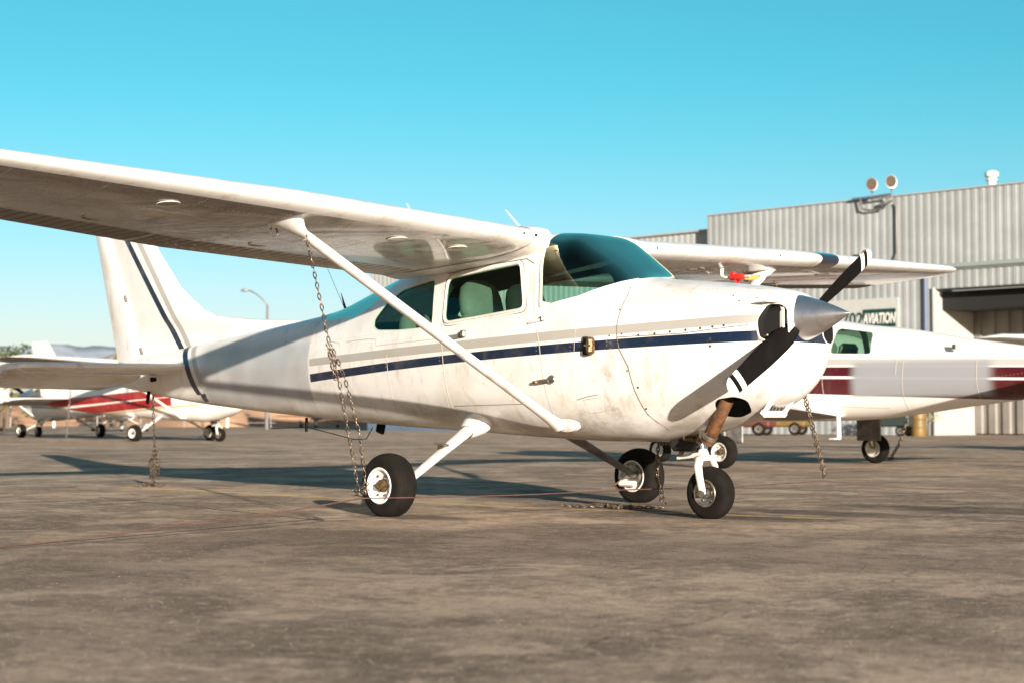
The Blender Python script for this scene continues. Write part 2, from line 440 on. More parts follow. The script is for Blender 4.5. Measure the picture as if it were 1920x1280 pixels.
def wing_skin(w, s, Ya, Yb, c0, c1, step, beads, top='white', under='under', nc=26, le_white=.05):
    """closed skin between chord fractions c0..c1 and span Ya..Yb on side s"""
    mb = MB(); n = max(2, int(round((Yb-Ya)/step))); rows = []; side = []
    if c0 <= 0: cs = [(1-math.cos(math.pi*k/nc/2*1.0))*c1/1.0 for k in range(nc, 0, -1)]
    else: cs = [c0+(c1-c0)*k/8 for k in range(8, -1, -1)]
    prof = [(c, 1) for c in cs]+([(0, 1)] if c0 <= 0 else [])+[(c, -1) for c in cs[::-1]]
    for i in range(n+1):
        Y = Ya+(Yb-Ya)*i/n; b = bead(Y)*beads
        rows.append([w.at(s*Y, c, sd_, b*math.sin(math.pi*min(1, max(0, (c-c0)/(c1-c0))))**.5 if beads else 0) for c, sd_ in prof])
    mf = lambda i, j: under if (prof[j][1] < 0 and prof[min(j+1, len(prof)-1)][1] < 0 and prof[j][0] > le_white*(.98)) else top
    mb.grid(rows, top, mf=mf); mb.cap(rows[0], top); mb.cap(rows[-1][::-1], top)
    return mb
def disc(mb, c, n, r, m, k=6, h=.001):
    c = Vector(c); n = Vector(n).normalized(); a = Vector((0,0,1)) if abs(n.z) < .9 else Vector((1,0,0)); u = (a-n*a.dot(n)).normalized(); w = n.cross(u)
    ring = [c+(u*math.cos(2*math.pi*i/k)+w*math.sin(2*math.pi*i/k))*r for i in range(k)]
    mb.add(ring+[c+n*h], [(i, (i+1) % k, k) for i in range(k)], m)
def wheel(parent, c, r, w, side, name='wheel', rim='clean_white', rimr=.55, hub='oldmetal'):
    """tyre as parent part with its rim and hub; side is the outer face direction along y"""
    mb = MB(); prof = []
    for k in range(61):
        a = math.pi*(k/60)
        # rounded tyre cross section
        yy = -math.cos(a)*w/2*(1 if abs(math.cos(a)) > .0 else 1); rr = r*rimr+(r-r*rimr)*(math.sin(a)**.55)
        for g_ in (-.26, -.09, .09, .26):
            if abs(yy/w-g_) < .022: rr -= r*.022
        if .60 < abs(yy/w)*2 < .66: rr += r*.006
        prof.append((yy*(1.0+.06*math.sin(a)), rr))
    mb.lathe(prof, c, (0,1,0), 'rubber', 56); gz = .001
    mb.v = [(v[0], v[1]+(v[1]-c[1])*.10*max(0, min(1, (gz+.05-v[2])/.05)), max(v[2], gz)) for v in mb.v]
    ty = mb.build(name, parent)
    mb = MB(); s = side; ri = r*rimr
    pr = [(s*w*.50, ri*1.03), (s*w*.53, ri*.98), (s*w*.50, ri*.9), (s*w*.34, ri*.80), (s*w*.32, ri*.5), (s*w*.30, ri*.40), (s*w*.20, ri*.38), (s*w*.1, .001)]
    mb.lathe(pr, c, (0,1,0), rim, 36)
    pr = [(-s*w*.50, ri*1.03), (-s*w*.52, ri*.96), (-s*w*.30, ri*.85), (-s*w*.28, .001)]
    mb.lathe(pr, c, (0,1,0), rim, 36)
    rimo = mb.build('rim', ty)
    mb = MB(); cx = Vector(c)
    mb.lathe([(s*w*.24, ri*.36), (s*w*.42, ri*.34), (s*w*.46, ri*.22), (s*w*.58, ri*.20), (s*w*.60, .001)], c, (0,1,0), hub, 20)
    for k in range(6):
        a = k*math.pi/3; mb.tube([cx+Vector((math.cos(a)*ri*.6, s*w*.30, math.sin(a)*ri*.6)), cx+Vector((math.cos(a)*ri*.6, s*w*.40, math.sin(a)*ri*.6))], ri*.075, 'steel', 6)
    mb.build('hub', ty)
    return ty

FUS = [  # x, ztop, zbot, zshoulder, halfwidth, n_up, n_low, tilt_up, tilt_low
 (-5.50, 1.215, .985, 1.10, .035, 2.2, 2.2, 0, 0),
 (-5.20, 1.25, .945, 1.09, .075, 2.3, 2.2, 0, 0),
 (-4.20, 1.34, .82, 1.07, .145, 2.5, 2.2, .05, .02),
 (-3.20, 1.44, .735, 1.09, .245, 2.8, 2.3, .08, .04),
 (-2.30, 1.525, .672, 1.13, .345, 2.9, 2.5, .12, .05),
 (-1.95, 1.575, .650, 1.16, .385, 3.0, 2.6, .16, .05),
 (-1.50, 1.70, .622, 1.20, .435, 3.1, 2.7, .20, .05),
 (-1.12, 1.80, .603, 1.23, .475, 3.4, 2.8, .20, .05),
 (-.85, 1.86, .592, 1.25, .50, 4.0, 2.9, .17, .05),
 (-.40, 1.92, .572, 1.26, .53, 4.5, 3.0, .14, .05),
 (.10, 1.965, .545, 1.26, .552, 5.0, 3.0, .13, .05),
 (.55, 2.00, .525, 1.26, .562, 5.0, 3.0, .13, .05),
 (.78, 1.985, .517, 1.26, .563, 4.4, 3.0, .15, .05),
 (.98, 1.875, .513, 1.25, .56, 3.8, 3.0, .14, .05),
 (1.14, 1.77, .512, 1.23, .553, 3.2, 3.0, .12, .05),
 (1.32, 1.660, .512, 1.20, .543, 2.7, 2.9, .10, .05),
 (1.42, 1.632, .516, 1.18, .536, 2.6, 2.8, .08, .05),
 (1.60, 1.612, .540, 1.16, .525, 2.5, 2.6, .06, .06),
 (1.90, 1.580, .605, 1.15, .502, 2.4, 2.4, .05, .07),
 (2.20, 1.542, .695, 1.15, .468, 2.4, 2.3, .04, .08),
 (2.36, 1.515, .765, 1.15, .440, 2.4, 2.2, .04, .10),
 (2.44, 1.495, .825, 1.16, .405, 2.4, 2.2, .04, .12),
 (2.49, 1.465, .90, 1.17, .350, 2.3, 2.2, .04, .12),
 (2.52, 1.43, .98, 1.19, .28, 2.2, 2.2, .04, .1),
 (2.53, 1.39, 1.06, 1.22, .20, 2.1, 2.1, .0, .0)]
WING = Wing(.70, 1.9185, .035, .110, 1.636, 2.6, 5.32, .50, .12)
REAR_WIN = rounded([(-1.205,1.382), (-1.215,1.44), (-1.10,1.56), (-.90,1.655), (-.48,1.712), (-.45,1.352), (-.88,1.342), (-1.14,1.352)], .05)
DOOR_WIN = rounded([(-.315,1.372), (-.325,1.712), (.455,1.778), (.535,1.440)], .06)
WS = rounded([(.69,1.445), (.645,1.86), (.70,2.4), (1.55,2.4), (1.37,1.634), (1.20,1.565), (1.03,1.505)], .015, 3)
INLET = [(.30,1.40),(.35,1.35),(.385,1.30),(.398,1.24),(.395,1.18),(.36,1.160),(.25,1.160),(.19,1.20),(.19,1.37),(.22,1.40)]
BACK_WIN = [(-1.02,2.3), (-1.06,1.74), (-1.30,1.56), (-1.52,1.475), (-2.02,1.475), (-2.08,2.3)]

def surf(tab, x, z, s=-1, off=0): return Vector((x, s*(half_w(tab, x, z)+off), z))
def seam(mb, tab, pts, m='seam', r=.003, s=-1, off=0):
    path = []
    for a, b in zip(pts, pts[1:]):
        L = math.hypot(b[0]-a[0], b[1]-a[1]); n = max(1, int(L/.05))
        path += [surf(tab, a[0]+(b[0]-a[0])*k/n, a[1]+(b[1]-a[1])*k/n, s, off) for k in range(n)]
    path.append(surf(tab, *pts[-1], s, off)); mb.tube(path, r, m, 5, cap=False)

def light_plane(label, group, detail=True, mats=None, loc=(0,0,0), rz=0, scale=1, pants=False, name='light_aircraft'):
    """high wing single engined aircraft, nose along +x, standing on the ground"""
    mm = {'fuselage': 'fuselage', 'fin': 'fin', 'white': 'white', 'under': 'under'}; mm.update(mats or {})
    root = thing(name, label, 'aircraft', loc, rz, group, scale)
    N = 96 if detail else 40
    xs = list(np.arange(-5.5, -1.3, .12 if detail else .3))+list(np.arange(-1.3, 1.5, .05 if detail else .12))+list(np.arange(1.5, 2.36, .08))+[2.36,2.40,2.44,2.465,2.49,2.507,2.52,2.527,2.53]
    bm = loft_bm(FUS, [float(x) for x in xs], N)
    for side_name, poly in (('door_window', DOOR_WIN), ('rear_side_window', REAR_WIN)):
        fs = cut(bm, poly, cond=lambda c: c.z < 1.9)
        for s in (-1, 1):
            take(bm, [f for f in fs if f.calc_center_median().y*s > 0], side_name, 'glass', root)
        bmesh.ops.delete(bm, geom=fs, context='FACES')
    fs = cut(bm, WS, cond=lambda c: c.z > 1.4); take(bm, fs, 'windshield', 'wglass', root); bmesh.ops.delete(bm, geom=fs, context='FACES')
    fs = cut(bm, BACK_WIN, cond=lambda c: c.z > 1.4); take(bm, fs, 'rear_windshield', 'wglass', root); bmesh.ops.delete(bm, geom=fs, context='FACES')
    # cabin lining: the same sheet a little inwards
    bm.normal_update()
    lin = [f for f in bm.faces if -2.2 < f.calc_center_median().x < 1.30]
    lo_ = take(bm, lin, 'cabin_lining', 'lining', root, -.022)
    if detail:
        # cooling inlets either side of the spinner, chin intake and exhaust opening
        for s in (-1, 1):
            poly = rounded([(s*a_, b_) for a_, b_ in INLET], .03)
            fs = cut(bm, poly, axes=(1, 2), cond=lambda c: c.x > 2.415)
            bmesh.ops.delete(bm, geom=[f for f in fs if f.calc_center_median().x > 2.40], context='FACES')
        ex = rounded([(2.02,.70), (2.06,.795), (2.20,.815), (2.26,.79), (2.22,.72), (2.10,.675)], .05)
        fs = cut(bm, ex, cond=lambda c: c.y < 0)
        bmesh.ops.delete(bm, geom=[f for f in fs if f.calc_center_median().y < 0], context='FACES')
    me = bpy.data.meshes.new('fuselage'); bm.to_mesh(me); bm.free(); me.materials.append(M[mm['fuselage']])
    fo = bpy.data.objects.new('fuselage', me); COL.objects.link(fo); fo.parent = root
    # ---------------- wings
    for s in (-1, 1):
        st = .0106 if detail else .3
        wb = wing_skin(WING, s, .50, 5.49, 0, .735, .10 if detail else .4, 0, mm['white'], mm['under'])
        if detail:
            for Yl in (1.0, 1.35, 1.72, 2.1, 2.62, 3.25, 3.9, 4.5, 5.05):
                for k in range(34):
                    c = .06+.64*k/33; p = WING.at(s*Yl, c, -1); disc(wb, p-Vector((0,0,.0005)), (0,0,-1), .0042, 'rivet', 5, .002)
            for c, ya, yb in ((.16, 2.62, 5.2), (.32, 3.25, 4.5), (.33, .7, 2.6)):
                for k in range(int((yb-ya)/.04)):
                    p = WING.at(s*(ya+k*.04), c, -1); disc(wb, p-Vector((0,0,.0005)), (0,0,-1), .0042, 'rivet', 5, .002)
            for Yl in (1.05, 1.6, 3.4):
                c0 = WING.at(s*Yl, .2, -1); ring = [c0+Vector((math.cos(a)*.07, math.sin(a)*.07, -.002+math.cos(a)*.07*.12)) for a in [k*math.pi/12 for k in range(25)]]
                wb.tube(ring, .0035, 'rivet', 5, cap=False)
            for Yl in (2.2, 3.5, 4.6):                    # round inspection plates
                c0 = WING.at(s*Yl, .62, -1); ring = [c0+Vector((math.cos(a)*.09, math.sin(a)*.09, .004+math.cos(a)*.09*.13)) for a in [k*math.pi/12 for k in range(25)]]
                wb.tube(ring, .004, 'soft_seam', 5, cap=False)
        wo = wb.build('wing', root, angle=50)
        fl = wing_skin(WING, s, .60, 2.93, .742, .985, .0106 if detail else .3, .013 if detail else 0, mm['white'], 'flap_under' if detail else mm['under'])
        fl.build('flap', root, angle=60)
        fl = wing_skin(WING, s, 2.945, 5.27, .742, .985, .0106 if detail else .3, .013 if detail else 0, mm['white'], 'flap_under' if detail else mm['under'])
        fl.build('aileron', root, angle=60)
        if detail:
            # fillet between wing and fuselage
            fb = MB()
            rows = []
            for Y, g in ((.44, .02), (.50, .018), (.545, .012), (.60, .004)):
                rows.append([WING.at(s*Y, c, sd_, g) for c, sd_ in [(c_, 1) for c_ in (.98,.8,.6,.4,.2,.1,.05,.02)]+[(0,1)]+[(c_, -1) for c_ in (.02,.05,.1,.2,.4,.6,.8,.98)]])
            fb.grid(rows, mm['white']); fb.cap(rows[0], mm['white']); fb.build('wing_fillet', root, angle=60)
        # strut with its flared cuff
        top = WING.at(s*2.53, .20, -1)+Vector((0,0,.01)); bot = Vector((.83, s*.53, .635))
        d = (top-bot)
        mb = MB(); pts = [bot-d*.012]+[bot+d*t for t in (.0,.03,.08,.5,.88,.93)]
        mb.tube(pts, [.070,.062,.052,.047,.047,.047,.048], mm['white'], 20, sy=.62, up=(1,0,0))
        so_ = mb.build('wing_strut', root)
        mb = MB(); rows = []
        for t, rx, ry in ((.905,.053,.036),(.93,.062,.045),(.955,.085,.060),(.975,.115,.075),(.99,.145,.085),(1.0,.160,.092),(1.004,.162,.094)):
            c = bot+d*t; rows.append([c+Vector((math.cos(a)*rx-(.03 if t>.95 else 0), math.sin(a)*ry, (-math.cos(a)*-.11*rx if t>.985 else 0))) for a in [2*math.pi*k/24 for k in range(24)]])
        mb.grid(rows, mm['white']); mb.build('strut_cuff', so_)
        mb = MB(); c0 = bot+Vector((0, -s*.0, -.02)); 
        rows = []
        for off, rx, rz_ in ((-.03,.12,.070),(.004,.115,.066),(.016,.09,.052),(.022,.05,.03)):
            rows.append([Vector((bot.x-.02+math.cos(a)*rx, s*(half_w(FUS, bot.x, .66)*.965+off), .645+math.sin(a)*rz_)) for a in [2*math.pi*k/20 for k in range(20)]])
        mb.grid(rows, mm['white']); mb.cap(rows[-1], mm['white']); mb.build('strut_fairing', so_)
    # ---------------- tail
    def foil_plate(poly_rows, m, name, par, vertical=False):
        """rows: (span, le, te, base, thickness) -> closed thin foil"""
        mb = MB(); rows = []
        for sp, le, te, zb_, th in poly_rows:
            r = []
            cs = [1, .8, .6, .4, .2, .08, .02, 0]
            for c, q in [(c, 1) for c in cs]+[(c, -1) for c in cs[::-1][1:]]:
                xx = le+(te-le)*c; t = q*naca(c, th/.6)*.6
                r.append((xx, t+zb_, sp) if vertical else (xx, sp, zb_(xx)+t))
            rows.append(r)
        um = M[mm['under']] if not vertical else m  # stabilizer underside takes the tone with shade painted in
        mb.grid(rows, m, mf=lambda i, j: um if 8 <= j < 14 else m); mb.cap(rows[0], m); mb.cap(rows[-1][::-1], m)
        return mb.build(name, par, angle=50)
    # fin forward part, rudder
    def le_f(z):   # leading edge incl. dorsal fillet
        pts = [(1.45,-2.35),(1.50,-2.50),(1.548,-3.3),(1.60,-3.86),(1.66,-4.07),(1.76,-4.25),(1.89,-4.45),(2.24,-4.81),(2.74,-5.22)]
        for (a, b), (c, d) in zip(pts, pts[1:]):
            if z <= c: return b+(d-b)*(z-a)/(c-a)
        return pts[-1][1]
    hinge = lambda z: -5.005-(z-1.227)*.552
    te_f = lambda z: -5.513-(z-1.198)*.336
    zz = [1.20,1.3,1.40,1.45,1.47,1.50,1.52,1.535,1.548,1.56,1.58,1.60,1.63,1.66,1.71,1.76,1.82,1.89,2.0,2.12,2.24,2.4,2.55,2.68,2.74,2.77]
    foil_plate([(z, (le_f(max(z,1.45)) if z < 2.7 else le_f(z)-.05), hinge(z)+.006, 0, .10 if z < 2.75 else .04) for z in zz], M[mm['fin']], 'fin', root, True)
    foil_plate([(z, hinge(z)-.006, te_f(z)+(0 if z < 2.7 else .05), 0, .075) for z in (1.05,1.2,1.6,2.0,2.4,2.68,2.74,2.77)], M[mm['white']], 'rudder', root, True)
    for s in (-1, 1):
        zst = lambda x: 1.150+(x+4.17)*.10
        rows = [(s*sp, le, -4.86-.02*sp, zst, .085) for sp, le in ((.10,-4.17),(.5,-4.22),(1.0,-4.28),(1.5,-4.34),(1.66,-4.40),(1.72,-4.50),(1.735,-4.6))]
        foil_plate(rows, M[mm['white']], 'stabilizer', root)
        zel = lambda x: 1.150+(-4.87+4.17)*.10+(x+4.87)*.27
        rows = [(s*sp, -4.872-.02*sp, te, zel, .06) for sp, te in ((.16,-5.20),(.3,-5.38),(1.0,-5.36),(1.6,-5.32),(1.70,-5.25),(1.735,-5.1))]
        foil_plate(rows, M[mm['under']] if detail else M[mm['white']], 'elevator', root)
    # ---------------- propeller and spinner
    c0 = Vector((2.425, 0, 1.31)); ax = Vector((.998, 0, .06)).normalized()
    mb = MB(); prof = [(-.03,.0), (-.03,.150), (-.025,.166), (0,.168)]+[(.43*t, .168*(1-t**1.25)**.92+.002) for t in [k/14 for k in range(1,14)]]+[(.428,.005),(.432,0.0005)]
    mb.lathe(prof, c0, ax, 'spinner' if detail else 'legwhite', 56 if detail else 20)
    if detail:
        for k in range(12):
            a = 2*math.pi*k/12+.2; disc(mb, c0+ax*.012+Vector((0, math.cos(a)*.1695, math.sin(a)*.1695)), (0, math.cos(a), math.sin(a)), .005, 'rivet', 8, .002)
    mb.build('spinner', root, angle=50)
    pc = c0+ax*.085
    for s in ((-1, 1) if detail else (1,)):
        ang = R(30.5); rd = Vector((0, s*math.cos(ang), s*math.sin(ang))); tn = Vector((0, -s*math.sin(ang), s*math.cos(ang)))
        mb = MB(); rows = []; rr = [.05,.10,.14,.18,.24,.32,.42,.52,.62,.70,.74,.77,.775,.80,.822,.824,.862,.864,.88,.90,.915,.925,.93]
        for r_ in rr:
            ch = .085+.066*min(1, max(0, (r_-.10)/.16)); 
            if r_ > .5: ch -= .035*(r_-.5)/.4
            th = .030-.022*min(1, r_/.8)
            if r_ > .86: q = (r_-.86)/.071; ch *= math.sqrt(max(.02, 1-q*q))
            be = R(52-36*min(1, r_/.75)) if r_ < .75 else R(16)
            cdir = tn*math.cos(be)+ax*math.sin(be); nd = tn*-math.sin(be)+ax*math.cos(be)
            row = []
            for k in range(20):
                a = 2*math.pi*k/20; row.append(pc+rd*r_+cdir*(math.cos(a)*ch/2)+nd*(math.sin(a)*th*(1 if math.sin(a) > 0 else .5)))
            rows.append(row)
        mb.grid(rows, 'black', mf=lambda i, j: 'bwhite' if (12 <= i < 15 or i >= 17) else 'black'); mb.cap(rows[-1], 'bwhite'); mb.cap(rows[0][::-1], 'black')
        mb.build('propeller_blade', root, angle=50)
    # ---------------- landing gear
    for s in (-1, 1):
        lm = 'legwhite' if s < 0 else ('legdark' if detail else 'legwhite')  # far leg gets a darker paint for its shaded underside
        a = Vector((-.10, s*.40, .635)); b = Vector((.03, s*1.16, .255)); d = b-a
        mb = MB(); mb.tube([a, a+d*.15, a+d*.5, a+d*.85, b, b+Vector((.0, s*.06, -.035))], [.075,.066,.052,.044,.040,.038], 'legwhite' if s < 0 else lm, 18, sy=.55, up=(1,0,0))
        leg = mb.build('gear_leg', root)
        if detail:
            mb = MB(); rows = []
            for t, rx, rz_ in ((-.12,.15,.10),(0,.14,.095),(.06,.115,.080),(.12,.095,.065),(.16,.078,.048)):
                c = a+d*t; rows.append([c+Vector((math.cos(q)*rx, 0, math.sin(q)*rz_)) for q in [2*math.pi*k/24 for k in range(24)]])
            mb.grid(rows, mm['white']); mb.build('leg_fairing', leg)
            if s < 0:
                mb = MB(); c = a+d*.50+Vector((-.01, -.02, .045)); mb.box(c, (.12,.05,.014), 'steel', Matrix.Rotation(.15, 3, 'Y'), .004); mb.box(c+Vector((0,0,-.025)), (.05,.03,.04), 'oldmetal')
                mb.build('step', leg)
        w = wheel(root, (0, s*1.335, .2135), .2225, .185, s, hub='oldmetal' if detail else 'steel')
        mb = MB()
        mb.lathe([(-s*.10, .001), (-s*.10, .085), (-s*.085, .09), (-s*.07, .085)], (0, s*1.335, .2195), (0,1,0), 'steel', 24)
        mb.box((-.075, s*1.235, .235), (.09,.07,.13), 'clean_white', Matrix.Rotation(.1, 3, 'Y'), .02)
        mb.box((-.03, s*1.225, .155), (.17,.05,.045), 'clean_white', None, .012)
        mb.tube([(.0, s*1.14, .23), (0, s*1.30, .21)], .028, 'steel', 12)
        mb.tube([(-.09, s*1.21, .18), (-.12, s*1.17, .14), (-.06, s*1.16, .10)], .007, 'oldmetal', 6)
        mb.build('brake', w)
        if pants:
            pn(root, (0, s*1.335, .26), .30)
    ax0 = Vector((1.75, 0, .173)); w = wheel(root, ax0, .180, .135, -1, rim='steel', rimr=.50, hub='steel')
    mb = MB(); rows = []
    for s in (-1, 1):
        mb.tube([(1.695, s*.02, .418), (1.705, s*.066, .400), (1.715, s*.092, .350), (1.728, s*.093, .28), (1.745, s*.090, .20), (1.752, s*.090, .165)], [.036,.034,.030,.027,.026,.024], 'legwhite', 14, sy=.6, up=(1,0,0))
        mb.tube([ax0+Vector((0, s*.075, 0)), ax0+Vector((0, s*.115, 0))], .022, 'steel', 12)
    mb.tube([(1.695,0,.385), (1.686,0,.440), (1.682,0,.465)], [.042,.040,.030], 'legwhite', 16)
    mb.build('nose_fork', root)
    mb = MB(); mb.tube([(1.684,0,.455), (1.655,0,.60)], .026, 'chrome', 14); mb.tube([(1.655,0,.56), (1.60,0,.76)], .038, 'legdark', 14)
    mb.tube([(1.66,0,.575), (1.655,0,.60)], .046, 'oldmetal', 14)
    mb.tube([(1.68,-.01,.43), (1.50,-.03,.405)], [.022,.015], 'legwhite', 8, sy=1.8); mb.tube([(1.68,.02,.43), (1.50,-.03,.405)], [.014,.012], 'legwhite', 8); mb.box((1.56,.0,.53), (.20,.20,.16), 'dark', None, .03); mb.tube([(1.74,-.10,.60),(1.72,-.10,.53),(1.62,-.12,.54)], .018, 'oldmetal', 8); mb.tube([(1.50,-.03,.405), (1.60,0,.58)], [.013,.02], 'legdark', 8, sy=1.8)
    mb.tube([(1.64,-.03,.60), (1.55,-.18,.57), (1.38,-.25,.60)], .012, 'steel', 8); mb.tube([(1.64,.03,.60), (1.40,.24,.58)], .012, 'legdark', 8)
    mb.box((1.60,.0,.575), (.16,.14,.05), 'dark'); mb.box((1.72,-.04,.585), (.09,.05,.045), 'oldmetal', Matrix.Rotation(.5,3,'Y'), .01)
    mb.tube([(1.74,-.05,.60),(1.80,-.08,.56),(1.75,-.06,.52),(1.68,-.04,.50)], .008, 'steel', 6)
    mb.build('nose_strut', root)
    if pants: pn(root, (1.75, 0, .22), .24)
    # ---------------- cabin
    mb = MB(); mb.box((0,0,.84), (1.7,.80,.03), 'lining'); mb.box((.98,0,1.30), (.26,.92,.30), 'dark', None, .05); mb.box((1.12,0,1.45), (.34,.86,.14), 'dark', None, .05)
    mb.build('instrument_panel', root)
    for x0, sc in ((-.08, 1), (-1.0, .95)):
        for s in (-1, 1):
            mb = MB(); rt = Matrix.Rotation(R(-13), 3, 'Y'); c = Vector((x0+(0 if x0 > -.5 else .12), s*(.245 if x0 > -.5 else .19), 1.06 if x0 > -.5 else 1.0))
            mb.box(c+Vector((.22,0,-.08)), (.46,.40 if x0 > -.5 else .34,.14), 'seat', None, .05)
            st_ = mb.build('seat', root, angle=80)
            mb = MB()
            def ov(zz_, wy, tx, f_=(1 if x0 > -.5 else .78)): return [rt @ Vector((math.cos(q)*tx, math.copysign(abs(math.sin(q))**.7, math.sin(q))*wy*f_, zz_*f_))+c+Vector((-.02,0,0)) for q in [2*math.pi*k/24 for k in range(24)]]
            mb.grid([ov(-.05,.19,.08), ov(.0,.22,.10), ov(.15,.235,.10), ov(.36,.225,.085), ov(.385,.20,.074), ov(.41,.21,.085), ov(.52,.20,.085), ov(.60,.175,.070), ov(.645,.11,.04)], 'seat')
            mb.cap(ov(.62,.10,.03), 'seat'); mb.build('seat_back', st_, angle=80)
    return root
def pn(root, c, L):
    mb = MB(); rows = []
    for t in [k/12 for k in range(13)]:
        x = c[0]+L*.85-t*L*2.1; r_ = math.sin(math.pi*min(1, t*.98+.01))**.55; rows.append([(x, c[1]+math.cos(a)*.11*r_, c[2]+math.sin(a)*.155*r_+.0) for a in [2*math.pi*k/16 for k in range(16)]])
    mb.grid(rows, 'clean_white'); mb.cap(rows[0], 'clean_white'); mb.cap(rows[-1][::-1], 'clean_white'); mb.build('wheel_fairing', root)
# ------------------------------------------------------------------ ground
def ground_build(p, vec, x, y, z):
    a = noise_tex(vec, .55, 7, .62, stretch=(1, 1, 1), dist=.6)
    b = noise_tex(vec, 2.1, 8, .68, off=(3,9,0), dist=.5)
    c = mixc(ramp01(a, .34, .66), (.23,.168,.118), (.56,.41,.285))
    c = mixc(ramp01(b, .45, .60)*.50, c, (.135,.098,.072))
    fg = noise_tex(vec, 13, 9, .82, off=(6,6,0)); c = mixc(ramp01(fg, .52, .60)*.50, c, (.13,.092,.066)); c = mixc((1-ramp01(fg, .40, .47))*.55, c, (.72,.56,.42))
    c = mixc(ramp01(noise_tex(vec, 1.3, 8, .7, off=(13,1,0), dist=.4), .52, .60)*.62, c, (.64,.475,.34))
    sl2 = noise_tex(vec, 5.5, 7, .75, off=(21,3,0), dist=.3)
    c = mixc(ramp01(sl2, .53, .61)*.38, c, (.15,.106,.076))
    # smooth worn patches and wide soft stains
    st_ = noise_tex(vec, .22, 4, .5, stretch=(.6, 1.3, 1), off=(5,2,0))
    c = mixc(ramp01(st_, .50, .66)*.45, c, (.14,.10,.074))
    # fine aggregate
    g = noise_tex(vec, 95, 3, .6)
    c = mixc(ramp01(g, .58, .68)*.75, c, (.66,.55,.44))
    c = mixc(ramp01(noise_tex(vec, 28, 4, .7, off=(1,6,0)), .60, .70)*.6, c, (.55,.45,.36))
    c = mixc(ramp01(noise_tex(vec, 70, 3, .6, off=(4,4,0)), .60, .74)*.5, c, (.07,.058,.048))
    # oil marks where engines and wheels stand
    oil = 0
    for ox, oy, rx, ry in ((1.6, .35, 1.1, .42), (1.9,1.1,.9,.35), (.2,-1.25,.5,.25), (2.7,2.2,1.6,.5), (-1.5,2.2,.9,.4), (3.4,3.4,1.3,.7)):
        d = ((x-ox)/rx)*((x-ox)/rx)+((y-oy)/ry)*((y-oy)/ry)
        q = 1-ramp01(d+noise_tex(vec, 4, 5, .7, off=(ox,oy,0))*1.6-.8, .1, 1.3); oil = q if isinstance(oil, int) else oil.max(q)
    c = mixc(oil*.62, c, (.050,.042,.036))
    # tar seams and cracks
    def line(x0, y0, x1, y1, w, wob=.02, sc=2.0):
        L = math.hypot(x1-x0, y1-y0); ux, uy = (x1-x0)/L, (y1-y0)/L
        n = noise_tex(vec, sc, 4, .6, off=(x0,y1,0))
        d = ((x-x0)*(-uy)+(y-y0)*ux+(n-.5)*wob*4).abs(); t = (x-x0)*ux+(y-y0)*uy
        return (1-ramp01(d, w*.4, w))*(t > 0)*(t < L)
    ln = line(.9,-5.6,-.12,-1.85,.030,.012); ln = ln.max(line(-.12,-1.85,1.6,8.5,.022,.02)); ln = ln.max(line(-3.9,-1.2,.05,-1.95,.024,.03))
    ln = ln.max(line(-16,.6,3.5,1.25,.018,.02)); ln = ln.max(line(-12,6.5,6,7.2,.03,.05,.8)); ln = ln.max(line(-3,1.5,-3.6,30,.03,.06,.8)); ln = ln.max(line(-40,14.5,12,15,.06,.08,.5)); ln = ln.max(line(2.2,2.2,5.5,9,.012,.1,1.5)); ln = ln.max(line(5.5,-6,3.2,6,.010,.10,1.5)*.5)
    c = mixc(ln*.8, c, (.045,.038,.034))
    # faded yellow guide line
    def paint(x0, y0, x1, y1, w, off):
        L = math.hypot(x1-x0, y1-y0); ux, uy = (x1-x0)/L, (y1-y0)/L
        d = ((x-x0)*(-uy)+(y-y0)*ux).abs(); t = (x-x0)*ux+(y-y0)*uy
        wear = ramp01(noise_tex(vec, 7, 6, .7, off=(off,0,0)), .36, .56)
        return (1-ramp01(d, w*.8, w))*(t > 0)*(t < L)*wear
    yl = paint(-5.6,.12,-.3,.15,.075,0).max(paint(-.3,.15,2.35,.60,.07,3)*.8)
    c = mixc(yl*.8, c, (.78,.52,.17))
    far = ramp01(y, 30, 60)
    c = mixc(far*.6, c, (.32,.24,.175))
    set_color(p, c)
    p.inputs['Roughness'].default_value = .85; p.inputs['Specular IOR Level'].default_value = .12
    set_bump(p, g*.5+noise_tex(vec, 30, 5, .7)+b*.8+noise_tex(vec, 9, 6, .7)*.9, 1.0, .026)
M['ground'] = mat('apron_asphalt', build=ground_build)
mb = MB(); gx = [-9000,-2000,-500,-120,-60,-30,-12,0,12,30,100,900]
mb.grid([[(a, b, 0) for b in (-400,-60,-20,0,20,50,90,130)] for a in gx], 'ground', closed_v=False)
tag(mb.build('apron', smooth=False), 'grey brown airfield apron with cracks and oil stains', kind='structure')
M['dirt'] = mat('desert_dirt', (.46,.26,.14), .95, bump=.4, bscale=2, var=.35, vscale=.15)
mb = MB(); mb.grid([[(a, b, (.0 if b < 131 else .02)) for b in (130,400,2000,12000)] for a in (-12000,-3000,-600,-100,300)], 'dirt', closed_v=False)
tag(mb.build('desert_ground', smooth=False), 'bare tan desert ground beyond the apron', kind='structure')

